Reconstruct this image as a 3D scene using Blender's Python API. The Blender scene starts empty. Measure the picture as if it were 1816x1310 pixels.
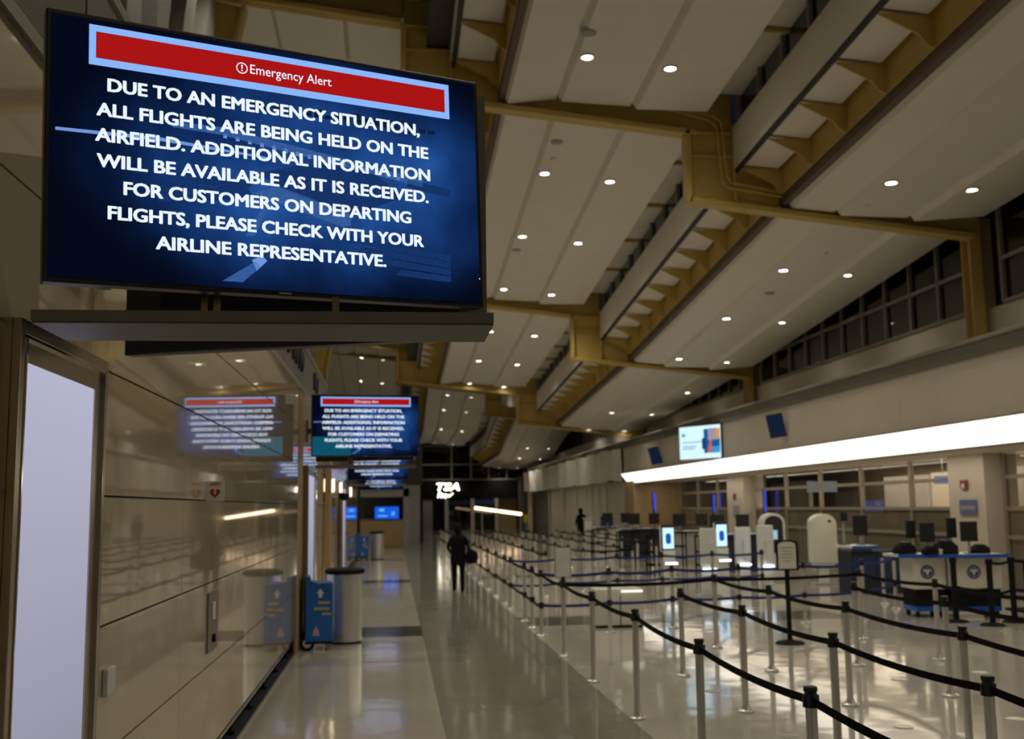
import bpy, bmesh, math, random
from mathutils import Vector, Matrix, Euler
random.seed(7)
SC = bpy.context.scene
COL = SC.collection
PI = math.pi

# ---------------------------------------------------------------- camera, world, exposure
cam_d = bpy.data.cameras.new('camera')
cam = bpy.data.objects.new('camera', cam_d); COL.objects.link(cam); SC.camera = cam
cam_d.sensor_width = 36.0; cam_d.lens = 36.0 * 1910 / 1816
_p, _y, _r = math.radians(7.26), math.radians(6.32), math.radians(-0.75)
_f = Vector((math.sin(_y) * math.cos(_p), math.cos(_y) * math.cos(_p), math.sin(_p)))
_r0 = Vector((math.cos(_y), -math.sin(_y), 0)); _u0 = _r0.cross(_f)
_rr = _r0 * math.cos(_r) + _u0 * math.sin(_r); _uu = -_r0 * math.sin(_r) + _u0 * math.cos(_r)
cam.matrix_world = Matrix(((_rr.x, _uu.x, -_f.x, 0), (_rr.y, _uu.y, -_f.y, 0), (_rr.z, _uu.z, -_f.z, 1.9), (0, 0, 0, 1)))
cam_d.clip_end = 300
cam_d.dof.use_dof = True; cam_d.dof.focus_distance = 3.75; cam_d.dof.aperture_fstop = 3.6

world = bpy.data.worlds.new('night'); SC.world = world; world.use_nodes = True
world.node_tree.nodes['Background'].inputs[0].default_value = (0.010, 0.012, 0.020, 1)
world.node_tree.nodes['Background'].inputs[1].default_value = 0.5
SC.view_settings.view_transform = 'Standard'; SC.view_settings.look = 'None'
SC.view_settings.gamma = 1.0; SC.view_settings.use_curve_mapping = False
SC.view_settings.exposure = 0.0
SC.cycles.max_bounces = 8; SC.cycles.diffuse_bounces = 4; SC.cycles.glossy_bounces = 4
SC.cycles.transparent_max_bounces = 12; SC.cycles.transmission_bounces = 6
SC.cycles.sample_clamp_indirect = 3.0; SC.cycles.caustics_reflective = False; SC.cycles.caustics_refractive = False
SC.cycles.use_light_tree = True

DOWN_W = 138.0          # watts of each recessed downlight
LAMP_COL = (1.0, 0.935, 0.78)
BAR_E = 2.3            # radiance of the long light box over the counters

# ---------------------------------------------------------------- materials
def new_mat(name):
    m = bpy.data.materials.new(name); m.use_nodes = True
    nt = m.node_tree; b = nt.nodes['Principled BSDF']
    return m, nt, b
def pbr(name, col, rough=0.6, metal=0.0, var=0.06, scale=6.0, coat=0.0, bump=0.0, bscale=60.0, spec=0.5, stretch=None):
    m, nt, b = new_mat(name)
    b.inputs['Roughness'].default_value = rough; b.inputs['Metallic'].default_value = metal
    b.inputs['Specular IOR Level'].default_value = spec; b.inputs['Coat Weight'].default_value = coat
    b.inputs['Coat Roughness'].default_value = 0.05
    tc = nt.nodes.new('ShaderNodeTexCoord')
    src = tc.outputs['Object']
    if stretch:
        mp = nt.nodes.new('ShaderNodeMapping'); mp.inputs['Scale'].default_value = stretch
        nt.links.new(src, mp.inputs['Vector']); src = mp.outputs['Vector']
    n = nt.nodes.new('ShaderNodeTexNoise'); n.inputs['Scale'].default_value = scale; n.inputs['Detail'].default_value = 4
    nt.links.new(src, n.inputs['Vector'])
    r = nt.nodes.new('ShaderNodeValToRGB'); e = r.color_ramp.elements
    e[0].position = 0.3; e[1].position = 0.7
    e[0].color = [max(0, c * (1 - var)) for c in col] + [1]; e[1].color = [min(1, c * (1 + var)) for c in col] + [1]
    nt.links.new(n.outputs['Fac'], r.inputs['Fac']); nt.links.new(r.outputs['Color'], b.inputs['Base Color'])
    if bump:
        n2 = nt.nodes.new('ShaderNodeTexNoise'); n2.inputs['Scale'].default_value = bscale
        nt.links.new(src, n2.inputs['Vector'])
        bp = nt.nodes.new('ShaderNodeBump'); bp.inputs['Strength'].default_value = bump; bp.inputs['Distance'].default_value = 0.01
        nt.links.new(n2.outputs['Fac'], bp.inputs['Height']); nt.links.new(bp.outputs['Normal'], b.inputs['Normal'])
    return m
def emis(name, col, strength, front_only=False):
    m, nt, b = new_mat(name); nt.nodes.remove(b)
    em = nt.nodes.new('ShaderNodeEmission'); em.inputs[0].default_value = (*col, 1); em.inputs[1].default_value = strength
    nt.links.new(em.outputs[0], nt.nodes['Material Output'].inputs[0])
    return m
def glass(name, tint=(0.8, 0.85, 0.85), tr=0.8, rough=0.02):
    m, nt, b = new_mat(name); nt.nodes.remove(b)
    t = nt.nodes.new('ShaderNodeBsdfTransparent'); t.inputs[0].default_value = (*[c * tr for c in tint], 1)
    g = nt.nodes.new('ShaderNodeBsdfGlossy'); g.inputs[0].default_value = (1, 1, 1, 1); g.inputs['Roughness'].default_value = rough
    fr = nt.nodes.new('ShaderNodeFresnel'); fr.inputs[0].default_value = 1.55
    mx = nt.nodes.new('ShaderNodeMixShader')
    ge = nt.nodes.new('ShaderNodeNewGeometry'); iv = nt.nodes.new('ShaderNodeMath'); iv.operation = 'SUBTRACT'; iv.inputs[0].default_value = 1; nt.links.new(ge.outputs['Backfacing'], iv.inputs[1])
    ml = nt.nodes.new('ShaderNodeMath'); ml.operation = 'MULTIPLY'; nt.links.new(fr.outputs[0], ml.inputs[0]); nt.links.new(iv.outputs[0], ml.inputs[1])
    nt.links.new(ml.outputs[0], mx.inputs[0]); nt.links.new(t.outputs[0], mx.inputs[1]); nt.links.new(g.outputs[0], mx.inputs[2])
    nt.links.new(mx.outputs[0], nt.nodes['Material Output'].inputs[0])
    return m

M = {}
M['panel'] = pbr('ceiling_panel_paint', (0.78, 0.74, 0.66), 0.55, var=0.02, scale=1.5)
M['soffit'] = pbr('soffit_white', (0.78, 0.73, 0.66), 0.6, var=0.03, scale=2)
M['yellow'] = pbr('mustard_paint', (0.56, 0.40, 0.11), 0.45, var=0.06, scale=2.5, bump=0.05)
M['deck'] = pbr('roof_deck_dark', (0.06, 0.05, 0.045), 0.8, var=0.1)
M['brown'] = pbr('brown_edge', (0.10, 0.06, 0.035), 0.5, var=0.08)
M['joint'] = pbr('joint_black', (0.02, 0.017, 0.013), 0.6)
M['cream'] = pbr('cream_gypsum', (0.66, 0.60, 0.50), 0.6, var=0.03, scale=1.2)
M['beige'] = pbr('beige_wall_panel', (0.60, 0.55, 0.47), 0.5, var=0.04, scale=1.5)
M['stone'] = pbr('polished_cream_stone', (0.60, 0.50, 0.35), 0.018, var=0.05, scale=1.4, spec=0.75, coat=0.6)
M['ledge'] = pbr('ledge_metal', (0.42, 0.38, 0.33), 0.35, metal=0.5, var=0.1, scale=1.5, stretch=(1, .3, 1))
M['ledgeband'] = pbr('ledge_band_dark', (0.19, 0.165, 0.14), 0.4, metal=0.3, var=0.1, scale=1.5)
M['frame'] = pbr('window_frame_grey', (0.28, 0.26, 0.22), 0.5, metal=0.2)
M['frame_lt'] = pbr('storefront_frame', (0.42, 0.38, 0.31), 0.4, metal=0.5)
M['steel'] = pbr('brushed_steel', (0.70, 0.68, 0.64), 0.27, metal=0.72, var=0.08, scale=8, stretch=(8, 8, .6))
M['bronze'] = pbr('bronze_steel', (0.40, 0.33, 0.24), 0.27, metal=1.0, var=0.10, scale=3, stretch=(6, 6, .5))
M['chrome'] = pbr('polished_trim', (0.75, 0.72, 0.66), 0.12, metal=1.0, var=0.04)
M['black'] = pbr('black_plastic', (0.012, 0.012, 0.013), 0.35, var=0.2)
M['blackm'] = pbr('black_matte', (0.010, 0.010, 0.011), 0.75, spec=0.12, var=0.2)
M['belt'] = pbr('black_belt_webbing', (0.008, 0.008, 0.009), 0.85, spec=0.12, var=0.2, bump=0.2, bscale=200)
M['belt_blue'] = pbr('navy_belt_webbing', (0.01, 0.03, 0.17), 0.8, var=0.15, bump=0.2, bscale=200)
M['grey'] = pbr('grey_plastic', (0.33, 0.33, 0.33), 0.5)
M['mount'] = pbr('mount_grey_metal', (0.155, 0.14, 0.115), 0.5, metal=0.35, var=0.06)
M['white'] = pbr('white_plastic', (0.70, 0.69, 0.66), 0.4)
M['whitelac'] = pbr('white_lacquer', (0.70, 0.67, 0.58), 0.35, var=0.03)
M['bluecart'] = pbr('blue_cart_plastic', (0.008, 0.13, 0.50), 0.4, var=0.06)
M['blue'] = pbr('royal_blue_edge', (0.01, 0.10, 0.50), 0.4)
M['navy2'] = pbr('dark_slate_panel', (0.03, 0.032, 0.045), 0.7, spec=0.2)
M['navy'] = pbr('navy_panel', (0.015, 0.025, 0.09), 0.5)
M['yellow_print'] = pbr('yellow_print', (0.70, 0.50, 0.06), 0.5)
M['pink_print'] = pbr('pink_print', (0.55, 0.35, 0.45), 0.5)
M['white_print'] = pbr('white_print', (0.75, 0.75, 0.78), 0.5)
M['red'] = pbr('sign_red', (0.42, 0.02, 0.02), 0.5)
M['alarm'] = pbr('faded_alarm_red', (0.22, 0.05, 0.04), 0.5)
M['tan'] = pbr('tan_laminate', (0.42, 0.30, 0.16), 0.45, var=0.06, scale=3)
M['greywall'] = pbr('cool_grey_wall', (0.34, 0.33, 0.32), 0.6)
M['cloth'] = pbr('black_cloth', (0.006, 0.006, 0.007), 0.9, spec=0.12, var=0.3)
M['skin'] = pbr('skin', (0.25, 0.14, 0.09), 0.55)
M['louver'] = pbr('grey_louver', (0.20, 0.19, 0.165), 0.55, metal=0.2)
M['letter'] = pbr('dark_letter', (0.025, 0.03, 0.03), 0.5)
M['glass_night'] = glass('night_window_glass', (0.30, 0.36, 0.34), 0.55, 0.03)
M['glass_room'] = glass('storefront_glass', (0.92, 0.90, 0.85), 0.78, 0.015)
M['diffuser'] = emis('backlit_diffuser_lavender', (0.50, 0.52, 0.76), 0.60)
def grad_emis(name, c0, c1, z0, z1):
    m, nt, b = new_mat(name); nt.nodes.remove(b)
    g = nt.nodes.new('ShaderNodeNewGeometry'); sp = nt.nodes.new('ShaderNodeSeparateXYZ'); mr = nt.nodes.new('ShaderNodeMapRange'); mr.inputs[1].default_value = z0; mr.inputs[2].default_value = z1
    r = nt.nodes.new('ShaderNodeValToRGB'); r.color_ramp.elements[0].color = (*c0, 1); r.color_ramp.elements[1].color = (*c1, 1)
    em = nt.nodes.new('ShaderNodeEmission'); L = nt.links
    L.new(g.outputs['Position'], sp.inputs[0]); L.new(sp.outputs['Z'], mr.inputs[0]); L.new(mr.outputs[0], r.inputs[0]); L.new(r.outputs[0], em.inputs[0]); L.new(em.outputs[0], nt.nodes['Material Output'].inputs[0])
    return m
M['diffuser'] = grad_emis('backlit_diffuser_pale', (.215, .215, .265), (.47, .475, .62), .3, 2.5)
M['bar'] = emis('light_box_diffuser', (1.0, 0.90, 0.74), BAR_E)
M['lamp'] = emis('downlight_lamp', (1.0, 0.92, 0.78), 24.0)
M['txt'] = emis('screen_white', (0.80, 0.88, 1.0), 1.05)
M['scr_red'] = emis('screen_red', (0.40, 0.007, 0.007), 1.0)
M['scr_frame'] = emis('screen_pale_blue', (0.25, 0.47, 0.95), 1.0)
M['kscr'] = emis('kiosk_screen_white', (0.55, 0.85, 1.0), 1.3)
M['kblue'] = emis('kiosk_screen_blue', (0.01, 0.10, 0.42), 1.0)
M['strip'] = emis('white_led_strip', (0.80, 0.88, 1.0), 5.0)
M['warmtube'] = emis('warm_tube', (1.0, 0.68, 0.40), 4.5)
M['tsa'] = emis('lit_sign_letters', (1.0, 0.90, 0.68), 6.0)
M['bluescr'] = emis('vivid_blue_screen', (0.01, 0.10, 0.75), 1.0)
M['bluescr2'] = emis('violet_blue_screen', (0.06, 0.09, 0.80), 0.9)
M['dimscr'] = emis('dim_blue_screen', (0.008, 0.014, 0.038), 0.9)
M['wall_glint'] = emis('column_reflection_glow', (1.0, 0.80, 0.50), 3.0)  # glow standing in for reflected light on the shiny columns

# polished terrazzo floor
def floor_mat(name, a, b_, rough):
    m, nt, b = new_mat(name)
    tc = nt.nodes.new('ShaderNodeTexCoord')
    v = nt.nodes.new('ShaderNodeTexVoronoi'); v.inputs['Scale'].default_value = 55
    n = nt.nodes.new('ShaderNodeTexNoise'); n.inputs['Scale'].default_value = 0.7; n.inputs['Detail'].default_value = 5
    nt.links.new(tc.outputs['Object'], v.inputs['Vector']); nt.links.new(tc.outputs['Object'], n.inputs['Vector'])
    mx = nt.nodes.new('ShaderNodeMath'); mx.operation = 'MULTIPLY_ADD'; mx.inputs[1].default_value = 0.55
    nt.links.new(v.outputs['Distance'], mx.inputs[0]); nt.links.new(n.outputs['Fac'], mx.inputs[2])
    r = nt.nodes.new('ShaderNodeValToRGB'); r.color_ramp.elements[0].position = 0.35; r.color_ramp.elements[1].position = 0.95
    r.color_ramp.elements[0].color = (*a, 1); r.color_ramp.elements[1].color = (*b_, 1)
    nt.links.new(mx.outputs[0], r.inputs[0]); nt.links.new(r.outputs[0], b.inputs['Base Color'])
    rr = nt.nodes.new('ShaderNodeMapRange'); rr.inputs[3].default_value = rough * 0.8; rr.inputs[4].default_value = rough * 1.3
    nt.links.new(n.outputs['Fac'], rr.inputs[0]); nt.links.new(rr.outputs[0], b.inputs['Roughness'])
    b.inputs['Specular IOR Level'].default_value = 0.62
    n3 = nt.nodes.new('ShaderNodeTexNoise'); n3.inputs['Scale'].default_value = 2.2; n3.inputs['Detail'].default_value = 1
    nt.links.new(tc.outputs['Object'], n3.inputs['Vector'])
    bp = nt.nodes.new('ShaderNodeBump'); bp.inputs['Strength'].default_value = 0.06; bp.inputs['Distance'].default_value = 0.05
    nt.links.new(n3.outputs['Fac'], bp.inputs['Height']); nt.links.new(bp.outputs['Normal'], b.inputs['Normal'])
    return m
M['floor'] = floor_mat('polished_beige_terrazzo', (0.41, 0.38, 0.32), (0.48, 0.445, 0.38), 0.075)
M['floor_dk'] = floor_mat('polished_grey_terrazzo', (0.20, 0.19, 0.16), (0.25, 0.237, 0.20), 0.085)
M['floor_st'] = floor_mat('polished_charcoal_terrazzo', (0.07, 0.065, 0.055), (0.09, 0.085, 0.072), 0.11)

# perforated metal (fine relief only: tiny holes)
def perf_mat():
    m, nt, b = new_mat('perforated_grey_metal')
    tc = nt.nodes.new('ShaderNodeTexCoord'); v = nt.nodes.new('ShaderNodeTexVoronoi'); v.inputs['Scale'].default_value = 70
    v.inputs['Randomness'].default_value = 0.0
    nt.links.new(tc.outputs['Object'], v.inputs['Vector'])
    r = nt.nodes.new('ShaderNodeValToRGB'); r.color_ramp.elements[0].position = 0.30; r.color_ramp.elements[1].position = 0.38
    r.color_ramp.elements[0].color = (0.03, 0.028, 0.022, 1); r.color_ramp.elements[1].color = (0.26, 0.235, 0.19, 1)
    nt.links.new(v.outputs['Distance'], r.inputs[0]); nt.links.new(r.outputs[0], b.inputs['Base Color'])
    b.inputs['Roughness'].default_value = 0.45; b.inputs['Metallic'].default_value = 0.3
    return m
M['perf'] = perf_mat()

# blue night picture behind the words of the alert screens (local x/z metres of the screen)
def picture_mat(name, teal=False):
    m, nt, b = new_mat(name); nt.nodes.remove(b)
    L = nt.links
    tc = nt.nodes.new('ShaderNodeTexCoord'); mp = nt.nodes.new('ShaderNodeMapping'); L.new(tc.outputs['Object'], mp.inputs[0])
    n = nt.nodes.new('ShaderNodeTexNoise'); n.inputs['Scale'].default_value = 3.0; n.inputs['Detail'].default_value = 3; L.new(mp.outputs[0], n.inputs['Vector'])
    sep = nt.nodes.new('ShaderNodeSeparateXYZ'); L.new(tc.outputs['Object'], sep.inputs[0])
    # brightness falls off from the middle right to the edges
    def absd(out, c, s):
        a = nt.nodes.new('ShaderNodeMath'); a.operation = 'SUBTRACT'; a.inputs[1].default_value = c; L.new(out, a.inputs[0])
        a2 = nt.nodes.new('ShaderNodeMath'); a2.operation = 'MULTIPLY'; a2.inputs[1].default_value = s; L.new(a.outputs[0], a2.inputs[0])
        a3 = nt.nodes.new('ShaderNodeMath'); a3.operation = 'POWER'; a3.inputs[1].default_value = 2
        a4 = nt.nodes.new('ShaderNodeMath'); a4.operation = 'ABSOLUTE'; L.new(a2.outputs[0], a4.inputs[0]); L.new(a4.outputs[0], a3.inputs[0])
        return a3.outputs[0]
    ax = absd(sep.outputs['X'], 0.14, 1.15); az = absd(sep.outputs['Z'], -0.01, 2.0)
    s = nt.nodes.new('ShaderNodeMath'); s.operation = 'ADD'; L.new(ax, s.inputs[0]); L.new(az, s.inputs[1])
    k = nt.nodes.new('ShaderNodeMath'); k.operation = 'SUBTRACT'; k.inputs[0].default_value = 1.0; k.use_clamp = True; L.new(s.outputs[0], k.inputs[1])
    mul = nt.nodes.new('ShaderNodeMath'); mul.operation = 'MULTIPLY'; L.new(k.outputs[0], mul.inputs[0])
    ad = nt.nodes.new('ShaderNodeMath'); ad.operation = 'MULTIPLY'; ad.inputs[1].default_value = 1.25; L.new(n.outputs['Fac'], ad.inputs[0]); L.new(ad.outputs[0], mul.inputs[1])
    r = nt.nodes.new('ShaderNodeValToRGB'); e = r.color_ramp.elements
    e[0].position = 0; e[0].color = (0.0012, 0.0018, 0.006, 1); e[1].position = 1; e[1].color = (0.03, 0.15, 0.50, 1); r.color_ramp.interpolation = 'B_SPLINE'
    x = e.new(0.25); x.color = (0.0025, 0.007, 0.028, 1); x = e.new(0.6); x.color = (0.009, 0.048, 0.215, 1)
    L.new(mul.outputs[0], r.inputs[0])
    em = nt.nodes.new('ShaderNodeEmission'); em.inputs[1].default_value = 1.0
    L.new(r.outputs[0], em.inputs[0])
    L.new(em.outputs[0], nt.nodes['Material Output'].inputs[0])
    return m
M['picture'] = picture_mat('night_airfield_picture')
def pic_mat(name, col, k=0.45, scale=26.0):
    m, nt, b = new_mat(name); nt.nodes.remove(b); L = nt.links
    tc = nt.nodes.new('ShaderNodeTexCoord'); sp = nt.nodes.new('ShaderNodeSeparateXYZ'); cb = nt.nodes.new('ShaderNodeCombineXYZ')
    L.new(tc.outputs['Object'], sp.inputs[0]); L.new(sp.outputs['X'], cb.inputs[0]); L.new(sp.outputs['Z'], cb.inputs[1])
    br = nt.nodes.new('ShaderNodeTexBrick'); br.inputs['Scale'].default_value = scale; br.inputs['Mortar Size'].default_value = .03
    br.inputs['Color1'].default_value = (*col, 1); br.inputs['Color2'].default_value = (*[c * k for c in col], 1); br.inputs['Mortar'].default_value = (*[c * .3 for c in col], 1)
    L.new(cb.outputs[0], br.inputs['Vector'])
    em = nt.nodes.new('ShaderNodeEmission'); em.inputs[1].default_value = .8; L.new(br.outputs['Color'], em.inputs[0]); L.new(em.outputs[0], nt.nodes['Material Output'].inputs[0])
    return m
M['pic_a'] = pic_mat('picture_light_blue', (0.060, 0.18, 0.56), .8, 60)
M['pic_b'] = pic_mat('picture_mid_blue', (0.014, 0.060, 0.24), .75, 70)
M['pic_c'] = pic_mat('picture_dusk_grey', (0.016, 0.026, 0.065), .4, 60)
M['pic_d'] = emis('picture_glint', (0.20, 0.38, 0.85), 0.8)
M['pic_t'] = emis('picture_teal', (0.005, 0.09, 0.15), 0.9)

# ---------------------------------------------------------------- geometry helpers
class MB:
    def __init__(s): s.v = []; s.f = []; s.smooth = False
    def add(s, vs, fs):
        o = len(s.v); s.v += [tuple(v) for v in vs]; s.f += [tuple(o + i for i in f) for f in fs]; return s
    def box(s, x0, x1, y0, y1, z0, z1):
        v = [(x0, y0, z0), (x1, y0, z0), (x1, y1, z0), (x0, y1, z0), (x0, y0, z1), (x1, y0, z1), (x1, y1, z1), (x0, y1, z1)]
        return s.add(v, [(0, 3, 2, 1), (4, 5, 6, 7), (0, 1, 5, 4), (1, 2, 6, 5), (2, 3, 7, 6), (3, 0, 4, 7)])
    def cyl(s, p0, p1, r0, r1=None, n=16, caps=True):
        p0 = Vector(p0); p1 = Vector(p1); r1 = r0 if r1 is None else r1
        d = (p1 - p0).normalized(); a = d.orthogonal().normalized(); b = d.cross(a)
        vs = []
        for p, r in ((p0, r0), (p1, r1)):
            for i in range(n):
                t = 2 * PI * i / n; vs.append(p + a * (r * math.cos(t)) + b * (r * math.sin(t)))
        fs = [(i, (i + 1) % n, n + (i + 1) % n, n + i) for i in range(n)]
        if caps: fs += [tuple(range(n - 1, -1, -1)), tuple(range(n, 2 * n))]
        return s.add(vs, fs)
    def lathe(s, prof, n=24, cx=0, cy=0):     # prof: [(r, z)...] bottom to top
        vs = []
        for r, z in prof:
            for i in range(n):
                t = 2 * PI * i / n; vs.append((cx + r * math.cos(t), cy + r * math.sin(t), z))
        fs = []
        for k in range(len(prof) - 1):
            for i in range(n): fs.append((k * n + i, k * n + (i + 1) % n, (k + 1) * n + (i + 1) % n, (k + 1) * n + i))
        fs.append(tuple(range(n - 1, -1, -1))); m = (len(prof) - 1) * n; fs.append(tuple(range(m, m + n)))
        return s.add(vs, fs)
    def prism(s, poly, axis, a0, a1):          # poly 2D extruded along axis
        def P(u, v, w):
            return (w, u, v) if axis == 'x' else ((u, w, v) if axis == 'y' else (u, v, w))
        n = len(poly); vs = [P(u, v, a0) for u, v in poly] + [P(u, v, a1) for u, v in poly]
        fs = [(i, (i + 1) % n, n + (i + 1) % n, n + i) for i in range(n)] + [tuple(range(n - 1, -1, -1)), tuple(range(n, 2 * n))]
        return s.add(vs, fs)
    def tube(s, pts, r, n=8):
        for a, b in zip(pts[:-1], pts[1:]): s.cyl(a, b, r, n=n)
        return s
    def loft(s, poly, ys, zf):                 # closed (x,z) polygon swept along y, lifted by zf(y)
        n = len(poly); vs = []
        for y in ys: vs += [(x, y, z + zf(y)) for x, z in poly]
        fs = []
        for k in range(len(ys) - 1):
            for i in range(n): fs.append((k * n + i, k * n + (i + 1) % n, (k + 1) * n + (i + 1) % n, (k + 1) * n + i))
        fs.append(tuple(range(n - 1, -1, -1))); m = (len(ys) - 1) * n; fs.append(tuple(range(m, m + n)))
        return s.add(vs, fs)
    def quad(s, a, b, c, d): return s.add([a, b, c, d], [(0, 1, 2, 3)])
    def poly(s, pts): return s.add(pts, [tuple(range(len(pts)))])
    def build(s, name, mat, parent=None, smooth=False, bevel=0.0, origin=None, world=True):
        """vertices are world coordinates when world=True and the parent is an Empty at some location"""
        me = bpy.data.meshes.new(name)
        o = Vector(origin) if origin is not None else (Vector(parent_loc(parent)) if (parent is not None and world) else Vector((0, 0, 0)))
        me.from_pydata([Vector(v) - o for v in s.v], [], s.f)
        bm = bmesh.new(); bm.from_mesh(me); bmesh.ops.recalc_face_normals(bm, faces=bm.faces)
        if bevel:
            bmesh.ops.bevel(bm, geom=[e for e in bm.edges if len(e.link_faces) == 2 and e.calc_face_angle(0) > 0.6], offset=bevel, segments=2, affect='EDGES', profile=0.6)
        bm.to_mesh(me); bm.free()
        me.materials.append(mat)
        if smooth:
            for p in me.polygons: p.use_smooth = True
            me.set_sharp_from_angle(angle=math.radians(38))
        ob = bpy.data.objects.new(name, me); COL.objects.link(ob)
        if parent is not None: ob.parent = parent
        elif origin is not None: ob.location = origin
        return ob
WLOC = {}
def parent_loc(p):
    v = Vector((0, 0, 0))
    while p is not None: v += p.location; p = p.parent
    return v
def thing(name, label, cat, loc=(0, 0, 0), rz=0.0, group=None):
    o = bpy.data.objects.new(name, None); o.empty_display_size = 0.2; COL.objects.link(o)
    o.location = loc; o.rotation_euler = (0, 0, rz); o['label'] = label; o['category'] = cat
    if group: o['group'] = group
    return o
def tag(o, label, cat, group=None):
    o['label'] = label; o['category'] = cat
    if group: o['group'] = group
    return o
def struct(o, label=None, cat=None):
    o['kind'] = 'structure'
    if label: o['label'] = label
    if cat: o['category'] = cat
    return o
def sroot(name, label, cat):
    o = bpy.data.objects.new(name, None); COL.objects.link(o); return struct(o, label, cat)
def share(name, me, parent, loc=(0, 0, 0), rot=(0, 0, 0)):
    o = bpy.data.objects.new(name, me); COL.objects.link(o); o.parent = parent; o.location = loc; o.rotation_euler = rot; return o
def copy_tree(o, loc, rz=None, parent=None):
    c = o.copy(); COL.objects.link(c)
    if parent is not None: c.parent = parent
    if loc is not None: c.location = loc
    if rz is not None: c.rotation_euler = (0, 0, rz)
    for ch in list(o.children): copy_tree(ch, None, None, c)
    return c
def text_mesh(s, size, bold=0.0, layers=0.0, width=None, height=None, align='CENTER', depth=0.0, shear=0.0):
    cu = bpy.data.curves.new('t', 'FONT'); cu.body = s; cu.size = size; cu.offset = bold; cu.align_x = 'LEFT'
    cu.resolution_u = 3; cu.extrude = depth; cu.shear = shear
    ob = bpy.data.objects.new('t', cu); COL.objects.link(ob)
    dg = bpy.context.evaluated_depsgraph_get(); dg.update()
    me = bpy.data.meshes.new_from_object(ob.evaluated_get(dg)); bpy.data.objects.remove(ob)
    xs = [v.co.x for v in me.vertices]; ys = [v.co.y for v in me.vertices]
    x0, x1 = min(xs), max(xs)
    kx = (width / (x1 - x0)) if width else 1.0
    ky = (height / (max(ys) - min(ys))) if height else 1.0
    off = {'CENTER': (x0 + x1) / 2, 'LEFT': x0, 'RIGHT': x1}[align]
    for v in me.vertices:      # lay the words in the x-z plane, facing -y
        x, y, z = v.co; v.co = ((x - off) * kx, -z, y * ky)
    if layers:                  # heavier strokes: the same glyphs laid over themselves with small offsets
        vs = [v.co.copy() for v in me.vertices]; fs = [tuple(p.vertices) for p in me.polygons]; n = len(vs)
        V, F = [], []
        for q, (dx, dz) in enumerate([(0, 0), (layers, 0), (-layers, 0), (0, layers), (0, -layers), (layers * .7, layers * .7), (-layers * .7, -layers * .7), (layers * .7, -layers * .7), (-layers * .7, layers * .7)]):
            V += [(v.x + dx, v.y, v.z + dz) for v in vs]; F += [tuple(i + q * n for i in f) for f in fs]
        me = bpy.data.meshes.new('t'); me.from_pydata(V, [], F)
    return me
ORD = ['first', 'second', 'third', 'fourth', 'fifth', 'sixth', 'seventh', 'eighth', 'ninth', 'tenth', 'eleventh', 'twelfth', 'thirteenth', 'fourteenth', 'fifteenth', 'sixteenth', 'seventeenth', 'eighteenth', 'nineteenth', 'twentieth', 'twenty-first', 'twenty-second']

# ---------------------------------------------------------------- the hall: numbers
Y0, Y1 = -9.0, 92.0
def interp(x, xs, ys):
    if x <= xs[0]: return ys[0] + (x - xs[0]) * (ys[1] - ys[0]) / (xs[1] - xs[0])
    for i in range(len(xs) - 1):
        if x <= xs[i + 1]: return ys[i] + (x - xs[i]) * (ys[i + 1] - ys[i]) / (xs[i + 1] - xs[i])
    return ys[-1]
ZY = [-9, 5, 19.1, 32.5, 47.45, 47.5, 64, 70, 75, 92]; ZO = [1.2, .73, 0, -1.12, -1.97, -.15, -.2, -1.05, -1.95, -2.1]
def zoff(y): return interp(y, ZY, ZO)
BEAMS = [5.6, 19.1, 32.45, 47.4, 63.8]
PER, PZ = -5.3, 1.9
def node_ys(a, b): return [a] + [y for y in ZY if a + .1 < y < b - .1] + [b]
def rp(x):   # roof underside at beam-one station
    if x < .6: return interp(x, [-6, -3.3, -2.3, -.95, .48], [11.3, 11.2, 11.2, 11.04, 10.93])
    if x < 6.4: return interp(x, [2.0, 2.98, 4.35, 5.78], [9.28, 9.3, 9.14, 9.03])
    return interp(x, [7.3, 8.22, 9.6, 11.0], [7.41, 7.23, 7.11, 7.12])

# ---------------------------------------------------------------- floor
fl = struct(MB().box(-7, 20, Y0, Y1 + 3, -0.3, -0.02).build('floor', M['floor_st']), 'polished terrazzo floor of the hall in beige and grey bands', 'floor')
bands = [(17.0 - 12.2 * 2, 1.35), (17.0 - 12.2, 1.35), (16.55, 1.4), (28.3, 1.2), (40.5, 1.2), (52.7, 1.2), (65, 1.2), (77, 1.2)]
def cut_slabs(x0, x1, mat, shift):
    y = Y0
    for b, w in bands:
        b += shift
        if b > y: MB().box(x0, x1, y, b, -0.02, 0).build('floor_slab', mat, fl)
        MB().box(x0, x1, b, b + w, -0.02, 0).build('floor_stripe', M['floor_st'], fl)
        y = b + w
    MB().box(x0, x1, y, Y1 + 3, -0.02, 0).build('floor_slab', mat, fl)
cut_slabs(-7, 0.435, M['floor'], 0.0)
MB().box(0.435, 2.12, Y0, Y1 + 3, -0.02, 0).build('floor_slab', M['floor_dk'], fl)
cut_slabs(2.12, 7.6, M['floor'], 0.95)
MB().box(7.6, 20, Y0, Y1 + 3, -0.02, 0).build('floor_slab', M['floor'], fl)

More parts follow.
